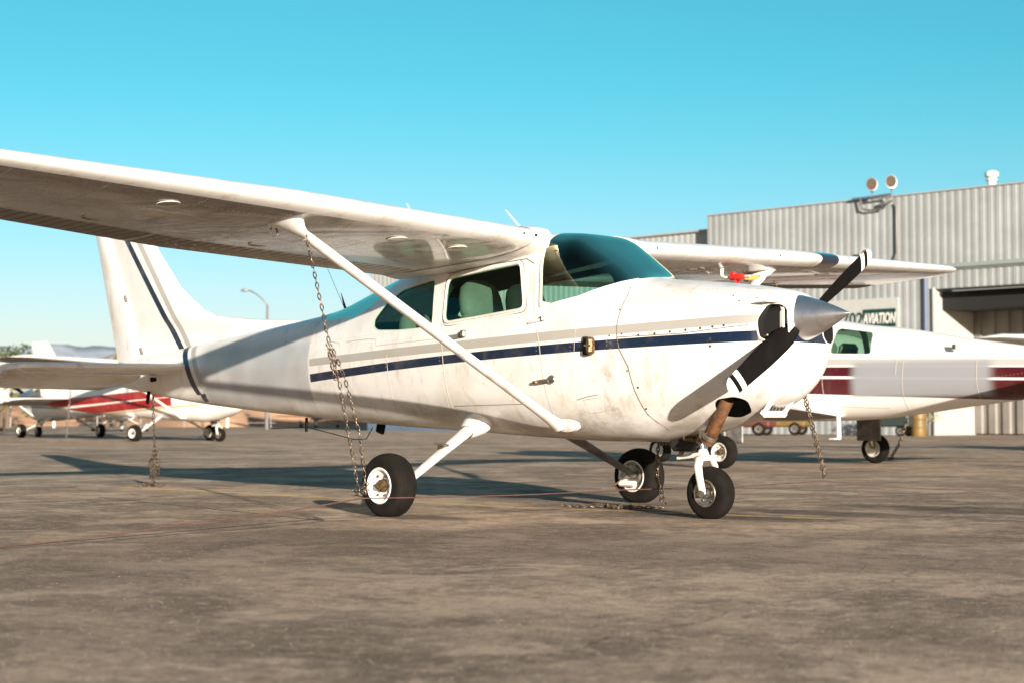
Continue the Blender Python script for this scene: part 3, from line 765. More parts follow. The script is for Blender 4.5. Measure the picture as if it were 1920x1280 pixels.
# mountains, distance haze mixed into their colours
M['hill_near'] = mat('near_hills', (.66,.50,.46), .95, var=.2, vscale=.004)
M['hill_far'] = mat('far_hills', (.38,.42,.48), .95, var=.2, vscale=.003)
def ridge(name, dist, base_h, amp, seed, m, a0=-.52, a1=.62, lab=''):
    mb = MB(); n = 240; rows = []
    hs = []
    for i in range(n+1):
        a = a0+(a1-a0)*i/n; h = base_h+amp*(noise.fractal(Vector((a*22+seed, seed, 0)), .9, 2.1, 6)); hs.append((a, h))
    for k, t in enumerate([0, .15, .3, .45, .6, .75, .9, 1.0, 1.2]):
        row = []
        for a, h in hs:
            dd = dist*(1+.22*t); u = math.sin(a)*dd; v = math.cos(a)*dd; rgh = noise.fractal(Vector((a*60+seed, t*6, 3)), .8, 2.1, 5)*.16
            hh = h*max(0, (t if t <= 1 else 1-(t-1)*2))*(1+(rgh if 0 < t < 1 else 0))
            P = Vector((cam.location.x, cam.location.y, 0))+Vector((-math.sin(yaw), math.cos(yaw), 0))*v+Vector((math.cos(yaw), math.sin(yaw), 0))*u
            row.append((P.x, P.y, hh-2))
        rows.append(row)
    mb.grid(rows, m, closed_v=False); tag(mb.build(name, angle=180), lab, kind='structure')
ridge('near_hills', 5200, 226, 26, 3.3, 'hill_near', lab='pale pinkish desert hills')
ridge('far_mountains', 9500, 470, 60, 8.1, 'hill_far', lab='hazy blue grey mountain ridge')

# ------------------------------------------------------------------ hangar
YH = 50.0
M['siding'] = mat('ribbed_siding', (.315,.33,.325), .5, var=.14, vscale=.5)
M['siding_low'] = mat('pale_siding', (.36,.37,.365), .5, var=.08, vscale=.4)
M['pillar'] = mat('cream_metal', (.42,.41,.38), .5, var=.08, vscale=1)
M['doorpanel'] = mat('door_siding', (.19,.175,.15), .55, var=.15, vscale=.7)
M['gutter'] = mat('gutter_green_grey', (.25,.28,.26), .5)
M['pipe'] = mat('downpipe_blue', (.10,.13,.20), .4)
M['signgreen'] = mat('sign_dark_green', (.010,.045,.035), .5)
M['signwhite'] = mat('sign_white', (.44,.44,.41), .5, var=.05)
M['lamp_glass'] = mat('floodlight_glass', (.10,.07,.052), .7, spec=.1, var=.3, vscale=6)
M['galv'] = mat('galvanised', (.22,.21,.20), .4, .6)
def ribbed(mb, x0, x1, z0, z1, y, m, pitch=.34, depth=.017, fw_=.55):
    rows = [[], []]; x = x0; pts = []
    while x < x1-1e-6:
        for f, d in ((0, 0), (fw_-.1, 0), (fw_, 1), (.92, 1), (1, 0)):
            xx = x+pitch*f
            if xx <= x1: pts.append((xx, y+depth*d))
        x += pitch
    pts.append((x1, y))
    mb.grid([[(a, b, z0) for a, b in pts], [(a, b, z1) for a, b in pts]], m, closed_v=False)
hg = thing('hangar', 'large hangar with pale grey ribbed metal walls and a recessed sliding door', 'hangar', (-20, YH, 0))
def hb(mb, name, **k):
    mb.v = [(v[0]+20, v[1]-YH, v[2]) for v in mb.v]; return mb.build(name, hg, **k)
DX0 = -25.75
mb = MB(); ribbed(mb, -37, DX0, 0, 9.60, YH, 'siding'); ribbed(mb, DX0, 22, 5.75, 9.60, YH+.001, 'siding')
mb.box((-7.5, YH+15.2, 4.7), (59, 30, 9.4), 'siding'); mb.v[-8:] = [(v[0], max(v[1], YH+3.4), v[2]) for v in mb.v[-8:]]
hb(mb, 'wall', smooth=False)
mb = MB(); mb.box((-7.5, YH-.01, 9.62), (59.1, .10, .05), 'siding_low'); hb(mb, 'roof_edge', smooth=False)
mb = MB(); mb.box((-4, YH-.10, 6.62), (53, .16, .16), 'gutter'); mb.box((-4, YH-.06, 6.50), (53, .05, .06), 'gutter'); hb(mb, 'gutter', smooth=False)
mb = MB(); mb.box((DX0+.0, YH+1.5, 2.9), (.06, 3.2, 5.8), 'pillar'); hb(mb, 'door_pillar', smooth=False)
mb = MB(); mb.box((0, YH+1.5, 5.70), (50, 3.1, .08), 'dark'); mb.box((-.2, YH+1.70, 5.30), (51, 2.3, .70), 'dark'); mb.box((0, YH+.03, 5.68), (49.9, .10, .12), 'gutter'); hb(mb, 'door_soffit_shade', smooth=False)  # black soffit and added box stand for the lintel's shadow
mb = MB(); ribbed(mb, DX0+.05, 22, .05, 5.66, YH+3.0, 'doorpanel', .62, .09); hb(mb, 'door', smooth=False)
mb = MB(); mb.tube([(-26.1, YH-.06, 0), (-26.1, YH-.06, 6.5)], .085, 'pipe', 10); hb(mb, 'downpipe')
mb = MB(); ribbed(mb, -60.5, -37.01, 0, 9.02, YH+.6, 'siding_low'); mb.box((-48.8, YH+8, 4.4), (23.3, 14, 8.8), 'siding_low'); mb.box((-48.8, YH+.56, 9.05), (23.5, .2, .08), 'siding_low')
hb(mb, 'annex_wall', smooth=False)
M['skirt'] = mat('blue_grey_skirting', (.10,.15,.21), .6, var=.2)
mb = MB(); mb.box((-48.75, YH+.52, .35), (23.6, .10, .70), 'skirt'); hb(mb, 'skirting', smooth=False)
mb = MB(); c = (-23.8, YH+1.1, 0); mb.tube([(c[0],c[1],9.4), (c[0],c[1],10.1)], .17, 'clean_white', 16); mb.tube([(c[0],c[1],10.08), (c[0],c[1],10.14), (c[0],c[1],10.3), (c[0],c[1],10.36)], [.17,.27,.27,.16], 'clean_white', 16); mb.tube([(c[0],c[1],9.98), (c[0],c[1],10.02)], .24, 'clean_white', 16)
hb(mb, 'vent_pipe')
def flood(x, z, y, lab, tilt=0):
    t = thing('floodlight', lab, 'floodlight', (x, y, z), 0, 'floodlights on the hangar front')
    rt = Matrix.Rotation(R(35)+tilt, 3, 'Z') @ Matrix.Rotation(R(-8), 3, 'X')
    mb = MB(); ring = lambda yy, r_: [rt @ Vector((math.cos(a)*r_*.95, yy, math.sin(a)*r_*1.15)) for a in [2*math.pi*k/20 for k in range(20)]]; t.scale = (.8,)*3
    mb.grid([ring(.16,.10), ring(.10,.24), ring(.0,.30), ring(-.03,.31), ring(-.035,.27)], 'galv'); mb.cap(ring(.16,.10), 'galv'); mb.build('housing', t)
    mb = MB(); mb.cap(ring(-.03,.275), 'lamp_glass'); mb.build('lens', t, smooth=False)
    mb = MB(); mb.tube([(0,.02,-.30), (0,.05,-.52)], .035, 'galv', 8); mb.box((0,.03,-.34), (.16,.10,.10), 'galv'); mb.build('mount', t)
    return t
flood(-28.3, 10.12, YH-.4, 'left one of two round floodlights above the hangar parapet')
flood(-27.4, 10.14, YH-.4, 'right one of two round floodlights above the hangar parapet', .1)
flood(-28.6, 7.25, YH-.45, 'single round floodlight low on the hangar wall behind the propeller tip', .2)
br = thing('light_bracket', 'grey steel bracket and cable carrying two floodlights on the parapet', 'bracket', (-28, YH-.3, 9.6))
mb = MB(); mb.tube([(-.3,-.1,0), (.6,-.1,.03)], .05, 'galv', 8); mb.tube([(-1.35,.1,.03), (-.45,.1,.03)], .05, 'pipe', 8); mb.tube([(-1.0,.12,0), (-.9,.12,-.42), (-.55,.1,-.5), (.1,.1,-.48), (.3,0,-.33), (.62,0,-.2), (.6,-.1,.06)], .04, 'galv', 8)
mb.tube([(-.3,-.1,.02),(-.3,-.1,-.05)], .04, 'galv', 8); mb.box((.1,.1,-.3), (.18,.12,.18), 'galv'); mb.build('frame', br)
mb = MB(); mb.tube([(.55,.22,-.3), (.62,.22,-.45), (.62,.22,-2.3), (.45,.22,-2.7)], .035, 'galv', 6); mb.build('conduit', br)
sg = thing('hangar_sign', 'cream wall sign with dark 702 and a framed word box', 'sign', (-29.5, YH-.10, 4.75))
mb = MB(); mb.box((.02,0,-.40), (4.36,.06,2.3), 'signwhite'); mb.build('sign_panel', sg, smooth=False)
mb = MB(); bx = 1.33
for a, b, c, d in ((0,.33,1.50,.07),(0,-.33,1.50,.07),(-.72,0,.07,.66),(.72,0,.07,.66)): mb.box((bx+a,-.045,-.05+b), (c,.03,d), 'signgreen')
mb.box((bx,-.037,-.05), (1.44,.012,.62), 'signgreen'); mb.build('word_frame', sg, smooth=False)
def text(s, size, loc, m, par, name, shear=0, sx=1, bold=.0, align='LEFT'):
    cu = bpy.data.curves.new(name, 'FONT'); cu.body = s; cu.size = size; cu.extrude = .006; cu.shear = shear; cu.offset = bold; cu.align_x = align; cu.space_character = 1.05
    o = bpy.data.objects.new(name, cu); COL.objects.link(o)
    dg = bpy.context.evaluated_depsgraph_get(); me = bpy.data.meshes.new_from_object(o.evaluated_get(dg)); bpy.data.objects.remove(o)
    me.materials.clear(); me.materials.append(M[m]); ob = bpy.data.objects.new(name, me); COL.objects.link(ob); ob.parent = par
    ob.location = loc; ob.rotation_euler = (math.pi/2, 0, 0); ob.scale = (sx, 1, 1); return ob
text('702', .74, (-.42,-.045,-.31), 'signgreen', sg, 'digits', 0, .86, .012)
text('AVIATION', .58, (bx,-.06,-.26), 'clean_white', sg, 'lettering', .15, .535, .016, 'CENTER')
text('A', .50, (-.98,-.045,-.02), 'signgreen', sg, 'emblem', .2, .9, .02)

# ------------------------------------------------------------------ the main aircraft
main = light_plane('white high wing propeller aircraft with navy stripe tied down with chains in the foreground', None)
def ap(mb, name, par=main, **k): return mb.build(name, par, **k)
mb = MB()   # seams lie on the skin, grouped as one surface pattern
T = FUS
seam(mb, T, [(1.36,1.56),(1.385,1.50),(1.375,1.30),(1.385,1.215),(1.40,1.14),(1.47,1.02),(1.50,.86),(1.545,.70),(1.62,.60)], 'seam', .0038)
seam(mb, T, [(1.36,1.56),(1.20,1.565)], 'soft_seam', .003)
seam(mb, T, [(1.385,1.213),(1.9,1.222),(2.38,1.262)], 'seam', .0030)
seam(mb, T, [(-.345,1.70),(-.335,1.33),(-.315,.90),(-.31,.70)], 'soft_seam', .0028)
seam(mb, T, [(.60,1.74),(.63,1.42),(.69,1.2),(.72,.82),(.73,.66)], 'soft_seam', .0028)
seam(mb, T, [(-.345,1.745),(.0,1.775),(.50,1.80),(.585,1.76)], 'seam', .004)
seam(mb, T, [(-.28,.765),(.45,.775)], 'seam', .0026); seam(mb, T, [(-1.00,1.16),(-1.0,.64)], 'soft_seam', .0022); seam(mb, T, [(-.335,.86),(-.38,.60)], 'soft_seam', .0022)
seam(mb, T, [(-1.86,1.285),(-1.78,1.29),(-1.66,1.27),(-1.64,1.20),(-1.64,1.10)], 'soft_seam', .0024)
seam(mb, T, [(-1.58,1.28),(-1.26,1.292),(-1.15,1.285),(-1.14,1.245)], 'soft_seam', .0024); seam(mb, T, [(-1.14,1.235),(-.35,1.262)], 'soft_seam', .002)
seam(mb, T, [(.99,1.44),(1.03,1.30),(1.01,1.1)], 'soft_seam', .002); seam(mb, T, [(.99,.80),(1.08,.82),(1.19,.835)], 'seam', .0030)
seam(mb, T, [(1.05,.80),(1.20,.815),(1.22,.72),(1.07,.71),(1.05,.80)], 'soft_seam', .0024); seam(mb, T, [(.86,1.0),(.87,.84),(.885,.70)], 'soft_seam', .002)
seam(mb, T, [(2.20,1.49),(2.20,1.33)], 'soft_seam', .002); seam(mb, T, [(1.45,1.545),(1.62,1.575),(1.85,1.555)], 'soft_seam', .002)
for x, z in ((1.42,1.235),(1.56,1.222),(1.69,1.228),(1.81,1.236),(1.93,1.243),(2.04,1.250),(2.13,1.256),(2.21,1.262),(2.26,1.42),(2.19,1.46),(2.36,1.44),(1.32,1.225),(1.46,.99),(1.53,.88),(1.55,.74),(1.37,1.40),(1.0,1.18),(2.12,1.18),(2.12,1.135)):
    p = surf(T, x, z, -1, .0005); disc(mb, p, (.1,-1,.05), .0095 if z < 1.3 and x > 1.5 else .007, 'screw', 8, .002)
for i in range(46):
    x = -.9+i*.055; p = surf(T, x, .585+.015*math.sin(i*.2)-(.03 if x > .2 else 0)+.05, -1, 0)
    if x < 1.4: disc(mb, p, (0,-.8,-.6), .0035, 'rivet', 6, .002)
for k in range(22):
    p = surf(T, 1.33, 1.5-k*.04, -1, .0005); disc(mb, p, (0,-1,0), .0035, 'soft_seam', 6, .0015)
for xr, z0, z1 in ((-3.3,.80,1.38),(-2.72,.74,1.44),(-2.12,.70,1.48),(-1.62,.68,1.26),(-1.02,.66,1.30),(-.36,.64,1.33),(.66,.64,1.34),(1.30,.62,1.56),(.98,.62,1.42)):
    n = int((z1-z0)/.028)
    for k in range(n): disc(mb, surf(T, xr, z0+(z1-z0)*k/n, -1, .0004), (0,-1,.1), .0034, 'soft_seam', 6, .0012)
for xa, xb, zr, sl_ in ((-3.9,-1.0,.86,-.045),(-3.9,-.4,1.24,.03),(-.95,1.3,.70,.0),(1.42,2.3,1.55,-.06)):
    n = int((xb-xa)/.03)
    for k in range(n):
        x = xa+(xb-xa)*k/n; disc(mb, surf(T, x, zr+sl_*(x-xa), -1, .0004), (0,-1,.1), .0032, 'soft_seam', 6, .0012)
so2 = ap(mb, 'panel_seams', angle=180)
fo_ = [c_ for c_ in main.children if c_.name.startswith('fuselage')][0]
bmj = bmesh.new(); bmj.from_mesh(fo_.data); k0 = len(bmj.faces); bmj.from_mesh(so2.data); bmj.faces.ensure_lookup_table()
for m_ in so2.data.materials: fo_.data.materials.append(m_)
for f_ in bmj.faces[k0:]: f_.material_index += 1
bmj.to_mesh(fo_.data); bmj.free(); bpy.data.objects.remove(so2)
for poly, nm, r_, m_, o_ in ((DOOR_WIN, 'door_window_frame', .008, 'white', .004), (REAR_WIN, 'rear_window_frame', .006, 'trim', -.004)):
    for s in (-1, 1):
        mb = MB(); pts = [surf(T, a, b, s, o_) for a, b in poly]; pts.append(pts[0]); mb.tube(pts, r_, m_, 8, cap=False)
        if 'door' in nm:
            inner = [Vector((p.x+(.10-p.x)*.022, p.y-s*.006, p.z+(1.57-p.z)*.045)) for p in pts]; mb.tube(inner, .006, 'trim', 6, cap=False)
            big = rounded([(-.335,1.345), (-.345,1.735), (.475,1.803), (.565,1.42)], .075); pts = [surf(T, a, b, s, -.001) for a, b in big]; pts.append(pts[0]); mb.tube(pts, .0035, 'seam', 5, cap=False)
        ap(mb, nm)
for s in (-1, 1):
    mb = MB(); path = [surf(T, x, z, s, -.002) for x, z in ((.645,1.86),(.655,1.75),(.675,1.6),(.69,1.45))]; mb.tube(path, .012, 'trim', 8, sy=1.2)
    path = [surf(T, x, z, s, .001) for x, z in ((.69,1.445),(.85,1.475),(1.03,1.505),(1.12,1.535),(1.20,1.563),(1.28,1.597),(1.34,1.622))]; mb.tube(path, .006, 'white', 8)
    ap(mb, 'windshield_post')
# door handle, latch, vent, static plate
mb = MB(); p = surf(T, .60, 1.345, -1, .012); q = surf(T, .73, 1.358, -1, .012)
mb.tube([surf(T,.58,1.335,-1,0), p+Vector((0,0,-.004)), q+Vector((-.02,0,0)), surf(T,.73,1.365,-1,.0)], .009, 'white', 8); mb.box(surf(T,.72,1.365,-1,.008), (.03,.03,.035), 'steel', None, .006); ap(mb, 'door_hinge')
mb = MB(); mb.box(surf(T,.71,.93,-1,.012), (.13,.016,.03), 'steel', Matrix.Rotation(-.1,3,'Y'), .006); mb.lathe([(-.014,.030),(-.02,.026),(-.022,.001)], surf(T,.80,.945,-1,0), (0,1,0), 'steel', 16); mb.box(surf(T,.645,.925,-1,.018), (.04,.03,.02), 'oldmetal', None, .005); ap(mb, 'lower_hinge')
mb = MB(); mb.box(surf(T,-.17,1.268,-1,.005), (.19,.014,.035), 'legdark', Matrix.Rotation(-.08,3,'Y'), .005); mb.box(surf(T,-.075,1.288,-1,.015), (.045,.035,.05), 'steel', None, .008); ap(mb, 'door_handle')
mb = MB(); c = surf(T, 1.17, 1.163, -1, 0)
mb.box(c+Vector((-.045,-.012,0)), (.05,.02,.125), 'dark', None, .006); mb.box(c+Vector((.015,-.03,.0)), (.055,.06,.115), 'oldmetal', None, .016); mb.box(c+Vector((.015,-.062,.0)), (.057,.006,.012), 'steel'); ap(mb, 'cabin_air_scoop')
# inlet ducts and engine face
mb = MB()
for s in (-1, 1):
    q = rounded([(s*(.28+(a_-.28)*.93), 1.285+(b_-1.285)*.96) for a_, b_ in INLET], .03)
    mb.add([(2.30, a, b) for a, b in q], [tuple(range(len(q)))], 'dark')
    mb.grid([[(2.475, a, b) for a, b in q], [(2.30, a*.99, b) for a, b in q]], 'dark')
    for k in range(5): mb.box((2.305, s*.28, 1.235+k*.034), (.02,.18,.007), 'legdark')
    ap(mb, 'engine_inlet'); mb = MB()
for s in (-1, 1):
    mb = MB(); q = rounded([(s*(.285+(a_-.285)*1.02), 1.285+(b_-1.285)*1.02) for a_, b_ in INLET], .03); pts = []
    for a, b in q:      # lip follows the nose bowl
        lo, hi = 2.36, 2.53
        for _ in range(24):
            mid = (lo+hi)/2
            if half_w(T, mid, b) > abs(a): lo = mid
            else: hi = mid
        pts.append(Vector((lo-.004, a if lo > 2.37 else math.copysign(half_w(T, 2.37, b), a), b)))
    pts.append(pts[0]); mb.tube(pts, .0065, 'white', 8, cap=False); ap(mb, 'inlet_lip')
for s in (-1, 1):
    mb = MB(); mb.box((2.43, s*.185, 1.315), (.13,.014,.185), 'white', Matrix.Rotation(s*.12, 3, 'Z'), .004); mb.box((2.45, s*.28, 1.409), (.10,.20,.010), 'white', None, .003); ap(mb, 'inlet_wall')
mb = MB(); mb.box((2.43,-.20,1.195), (.13,.14,.03), 'oldmetal', None, .01)
for k in range(3): disc(mb, (2.42+k*.035,-.272,1.20), (0,-1,0), .008, 'rivet', 8, .004)
ap(mb, 'inlet_baffle')
# chin intake
mb = MB(); rt = Matrix.Rotation(R(38), 3, 'Y'); c = Vector((2.372,-.04,.80))
for dy in (-.11,.11): mb.box(c+Vector((0,dy,0)), (.035,.022,.27), 'white', rt, .006)
mb.box(c+rt @ Vector((.0,0,.13)), (.035,.24,.03), 'white', rt, .006); mb.box(c+rt @ Vector((.0,0,-.12)), (.05,.24,.035), 'white', rt, .006); mb.box(c+rt @ Vector((-.012,0,0)), (.01,.20,.23), 'dark', rt)
for k in range(5): mb.box(c+rt @ Vector((-.004,-.08+k*.04,0)), (.008,.008,.22), 'legdark', rt)
ap(mb, 'chin_intake')
# exhaust: dark inside, rusty stack
mb = MB(); mb.box((2.12,-.08,.86), (.36,.14,.14), 'dark', None, .03); ap(mb, 'exhaust_cavity')
mb = MB(); a = Vector((2.10,-.27,.80)); b = Vector((1.905,-.235,.515)); d = b-a
mb.tube([a, a+d*.5, b], .046, 'rust', 24, cap=False); mb.tube([b, a+d*.5], .040, 'dark', 24, cap=False); mb.tube([a+d*.82, a+d*.83, a+d*.90, a+d*.91], [.046,.052,.052,.046], 'steel', 24, cap=False); mb.tube([b+Vector((-.05,0,.08)), b+Vector((-.02,-.05,.04)), b+Vector((.04,-.05,.06))], .008, 'steel', 6)
ap(mb, 'exhaust_stack')
# antennas, beacon, light
mb = MB(); mb.tube([(-.92,-.2,2.02), (-.93,-.2,2.16), (-1.09,-.2,2.36)], [.012,.009,.004], 'antenna', 6); ap(mb, 'whip_antenna')
mb = MB(); mb.tube([(.0,0,1.99), (-.01,0,2.08), (-.19,0,2.25)], [.014,.010,.004], 'antenna', 6); ap(mb, 'whip_antenna')
mb = MB(); mb.tube([(-2.06,0,1.55), (-2.13,0,1.72)], [.022,.003], 'black', 8, sy=.3, up=(1,0,0)); mb.tube([(-2.08,0,1.58),(-2.35,0,2.0)], .002, 'black', 5); ap(mb, 'comm_antenna')
mb = MB(); mb.tube([(-2.58,0,.68), (-2.585,0,.56)], .012, 'black', 8); mb.tube([(-2.95,-.1,.585),(-2.58,0,.60),(-1.95,0,.50),(-1.80,0,.505),(-1.72,0,.60)], .004, 'black', 5); ap(mb, 'belly_antenna')
mb = MB(); mb.box((-1.62,0,.595), (.10,.03,.09), 'black', Matrix.Rotation(.3,3,'Y'), .012); ap(mb, 'belly_drain')
mb = MB(); mb.lathe([(0,.075),(.03,.07),(.07,.045),(.085,.001)], (-1.30,-.0,1.765), (-.2,0,1), 'clean_white', 20); ap(mb, 'roof_dome')
mb = MB(); mb.box((-4.90,-.06,.87), (.05,.02,.12), 'black', Matrix.Rotation(.2,3,'Y'), .008); mb.tube([(-4.90,0,.92),(-4.905,0,.83)], .012, 'steel', 8); mb.lathe([(-.008,.028),(.008,.028)], (-4.905,0,.81), (0,1,0), 'steel', 14); ap(mb, 'tail_tie_ring')
mb = MB(); mb.box((-4.74,-.098,1.04), (.13,.03,.055), 'black', None, .026); ap(mb, 'elevator_gap')
for z in (1.32, 1.83): 
    mb = MB(); hx = -5.005-(z-1.227)*.552; mb.box((hx,-.036,z), (.022,.03,.075), 'seam', Matrix.Rotation(-.5,3,'Y'), .008); ap(mb, 'rudder_hinge')
# landing light band on the far wing's leading edge, pitot with its cover
mb = MB(); rows = []
for k in range(7):
    Y = 2.93+k*.045; rows.append([WING.at(Y, c, sd_, .003)+Vector((.003,0,0)) for c, sd_ in [(c_, 1) for c_ in (.075,.05,.03,.015,.006)]+[(0,1)]+[(c_, -1) for c_ in (.006,.015,.03,.05,.075)]])
mb.grid(rows, 'lens', closed_v=False); ap(mb, 'landing_light')
for s in (-1, 1):
    top = WING.at(s*2.50, .27, -1); mb = MB(); mb.lathe([(-.006,.026),(-.008,.030),(0,.034),(.008,.030),(.006,.026)], top+Vector((-.05,0,-.03)), (1,0,0), 'steel', 16); mb.tube([top+Vector((-.05,0,.02)), top+Vector((-.05,0,-.005))], .010, 'steel', 8); ap(mb, 'tie_ring')
mb = MB()
for Yl, c in ((-.60,.0),(-.72,.0),(.72,.0),(2.3,.0)):
    mb = MB(); p = WING.at(Yl, .0, 1); mb.box(p+Vector((.001,0,.004)), (.008,.030 if abs(Yl) < .7 else .016,.020), 'dark', None, .004); ap(mb, 'leading_edge_vent')
mb = MB(); p = WING.at(1.86, .16, -1); mb.tube([p, p+Vector((0,0,-.06)), p+Vector((.04,0,-.078)), p+Vector((.28,0,-.075))], [.018,.014,.012,.009], 'clean_white', 10); ap(mb, 'pitot_tube')
pc_ = p+Vector((.13,0,-.077))
cv = thing('pitot_cover', 'red fabric cover with an orange streamer on the far wing pitot tube', 'cover', tuple(pc_))
mb = MB(); mb.tube([(-.05,0,.0), (.03,0,0), (.10,0,0), (.13,0,0)], [.032,.036,.032,.015], 'red', 12); mb.box((-.02,0,.03), (.07,.05,.05), 'red', None, .015); mb.build('sleeve', cv); cv.scale = (.8, .8, .8)
mb = MB(); rows = [[(.02+.0*t, -.035+.03*math.sin(t*5), -.02-t*.20), (.02, .035+.03*math.sin(t*5), -.02-t*.20)] for t in [k/10 for k in range(11)]]; mb.grid(rows, 'red', closed_v=False)
mb.tube([(.10,.0,-.01),(.16,.04,-.02),(.20,.12,0),(.19,.17,.015)], [.018,.020,.018,.008], 'orange', 8, sy=.5); mb.build('streamer', cv)

# ------------------------------------------------------------------ chains, cable
def link(mb, c, t, up, L=.043, w=.0100, r=.0034, m='chain'):
    t = t.normalized(); u = (up-t*up.dot(t)).normalized(); path = []
    for k in range(10):
        a = 2*math.pi*k/10; ca, sa = math.cos(a), math.sin(a)
        path.append(c+t*(math.copysign(L/2-w*.6, ca) if abs(ca) > .35 else 0)+t*ca*w*.6*(1 if abs(ca) > .35 else 0)+u*sa*w)
    n = len(path); rows = []; nn = t.cross(u)
    for i, p in enumerate(path):
        tt = (path[(i+1) % n]-path[i-1]).normalized(); o1 = tt.cross(nn)
        rows.append([p+(o1*math.cos(q)+nn*math.sin(q))*r for q in (0, 1.571, 3.1416, 4.712)])
    mb.grid(rows, m, closed_u=True)
def chain(mb, pts, L=.043, w=.0100, r=.0034, m='chain', slack=0):
    pts = [Vector(p) for p in pts]; seg = [(b-a).length for a, b in zip(pts, pts[1:])]; tot = sum(seg); step = L-2.2*r; n = int(tot/step)
    for i in range(n):
        s = i*step; k = 0
        while k < len(seg)-1 and s > seg[k]: s -= seg[k]; k += 1
        p = pts[k].lerp(pts[k+1], min(1, s/seg[k])); t = pts[k+1]-pts[k]
        base = Vector((.7,.7,.1)) if abs(t.normalized().z) > .5 else Vector((0,0,1))
        up = base if i % 2 else t.cross(base)
        link(mb, p+Vector((rnd.uniform(-1,1), rnd.uniform(-1,1), rnd.uniform(-1,1)))*.0015, t+Vector((rnd.uniform(-1,1), rnd.uniform(-1,1), 0))*.06*t.length, up, L, w, r, m)
def heap(mb, c, n, sx, sy, sz, L=.04, m='chain'):
    for i in range(n):
        q = Vector(c)+Vector((rnd.gauss(0, sx), rnd.gauss(0, sy), abs(rnd.gauss(0, sz))))
        link(mb, q, Vector((rnd.uniform(-1,1), rnd.uniform(-1,1), rnd.uniform(-.5,.5))), Vector((rnd.uniform(-1,1), rnd.uniform(-1,1), 1)), L, m=m)
def lerp(a, b, t): return Vector(a).lerp(Vector(b), t)
CG = 'tie down chains of the foreground aircraft'
nt_ = Vector((.545,-2.50,1.79)); nb = Vector((1.075,-2.50,.205)); kn = lerp(nt_, nb, .43)
mb = MB(); chain(mb, [nt_, kn]); side = Vector((.714,.70,0))
k2 = lerp(nt_, nb, .55); chain(mb, [kn, k2+side*.012, nb+side*-.01]); chain(mb, [kn+side*.012, k2+side*.05, lerp(k2, nb, .5)+side*.068, nb+side*.03])
for t in (.43,.47,.51): 
    q = lerp(nt_, nb, t); chain(mb, [q+side*-.012, q+side*.022+Vector((0,0,-.05)), q+side*.02+Vector((0,0,-.12))]) 
chain(mb, [lerp(nt_, nb, .44)+side*-.014, lerp(nt_, nb, .57)+side*-.008])
heap(mb, nb+Vector((0,0,.02)), 10, .02, .02, .03)
tag(mb.build('tie_down_chain', angle=180), 'doubled rusty steel chain hanging from the near wing strut in front of the wheel', 'chain', CG)
ft = Vector((.50,2.50,1.80)); fb = Vector((.95,2.55,.17)); mb = MB(); chain(mb, [ft, fb], .043, .0120, .0042); chain(mb, [lerp(ft,fb,.35)+side*.02, fb+side*.015], .043, .0120, .0042)
tag(mb.build('tie_down_chain', angle=180), 'straight steel chain below the far wing in front of the maroon striped aircraft', 'chain', CG)
tt = Vector((-4.905,0,.79)); tb = Vector((-5.55,.45,.01)); mb = MB(); chain(mb, [tt, lerp(tt, tb, .5)+Vector((.06,-.03,0)), tb], .043, .011, .0038)
k3 = Vector((-5.18,.20,.38))
for j in range(4):
    o = side*(.035*(j-1.5)); chain(mb, [k3+o*.3+Vector((0,0,rnd.uniform(-.10,.02))), lerp(k3, tb, .35)+o*.9, lerp(k3, tb, .7)+o*.7+side*rnd.uniform(-.02,.02), tb+o*.9+Vector((0,0,.02+rnd.uniform(0,.05)))], .040, .012, .0036)
heap(mb, tb, 34, .05, .06, .010); heap(mb, tb+Vector((.1,-.06,0)), 14, .05, .03, .006)
tag(mb.build('tie_down_chain', angle=180), 'bunched chain hanging from the tail with its end heaped on the ground', 'chain', CG)
mb = MB(); n0 = Vector((1.50,.10,.50)); n1 = Vector((.86,.60,.01))
nn0 = Vector((.95,.42,.48)); nn1 = Vector((.74,.72,.012)); chain(mb, [Vector((1.52,.06,.56)), Vector((1.15,.30,.50)), nn0, Vector((.86,.52,.24)), nn1], .043, .0115, .0040); chain(mb, [nn0, Vector((.84,.53,.25)), nn1+Vector((.03,.02,0))], .043, .0115, .0040)
chain(mb, [nn1, Vector((.5,.55,.012)), Vector((.22,.42,.012)), Vector((-.02,.40,.012))], .043, .0115, .0040); heap(mb, (.45,.50,.01), 26, .10, .03, .008)
tag(mb.build('tie_down_chain', angle=180), 'dark chain beside the nose wheel with slack lying on the ground', 'chain', CG)
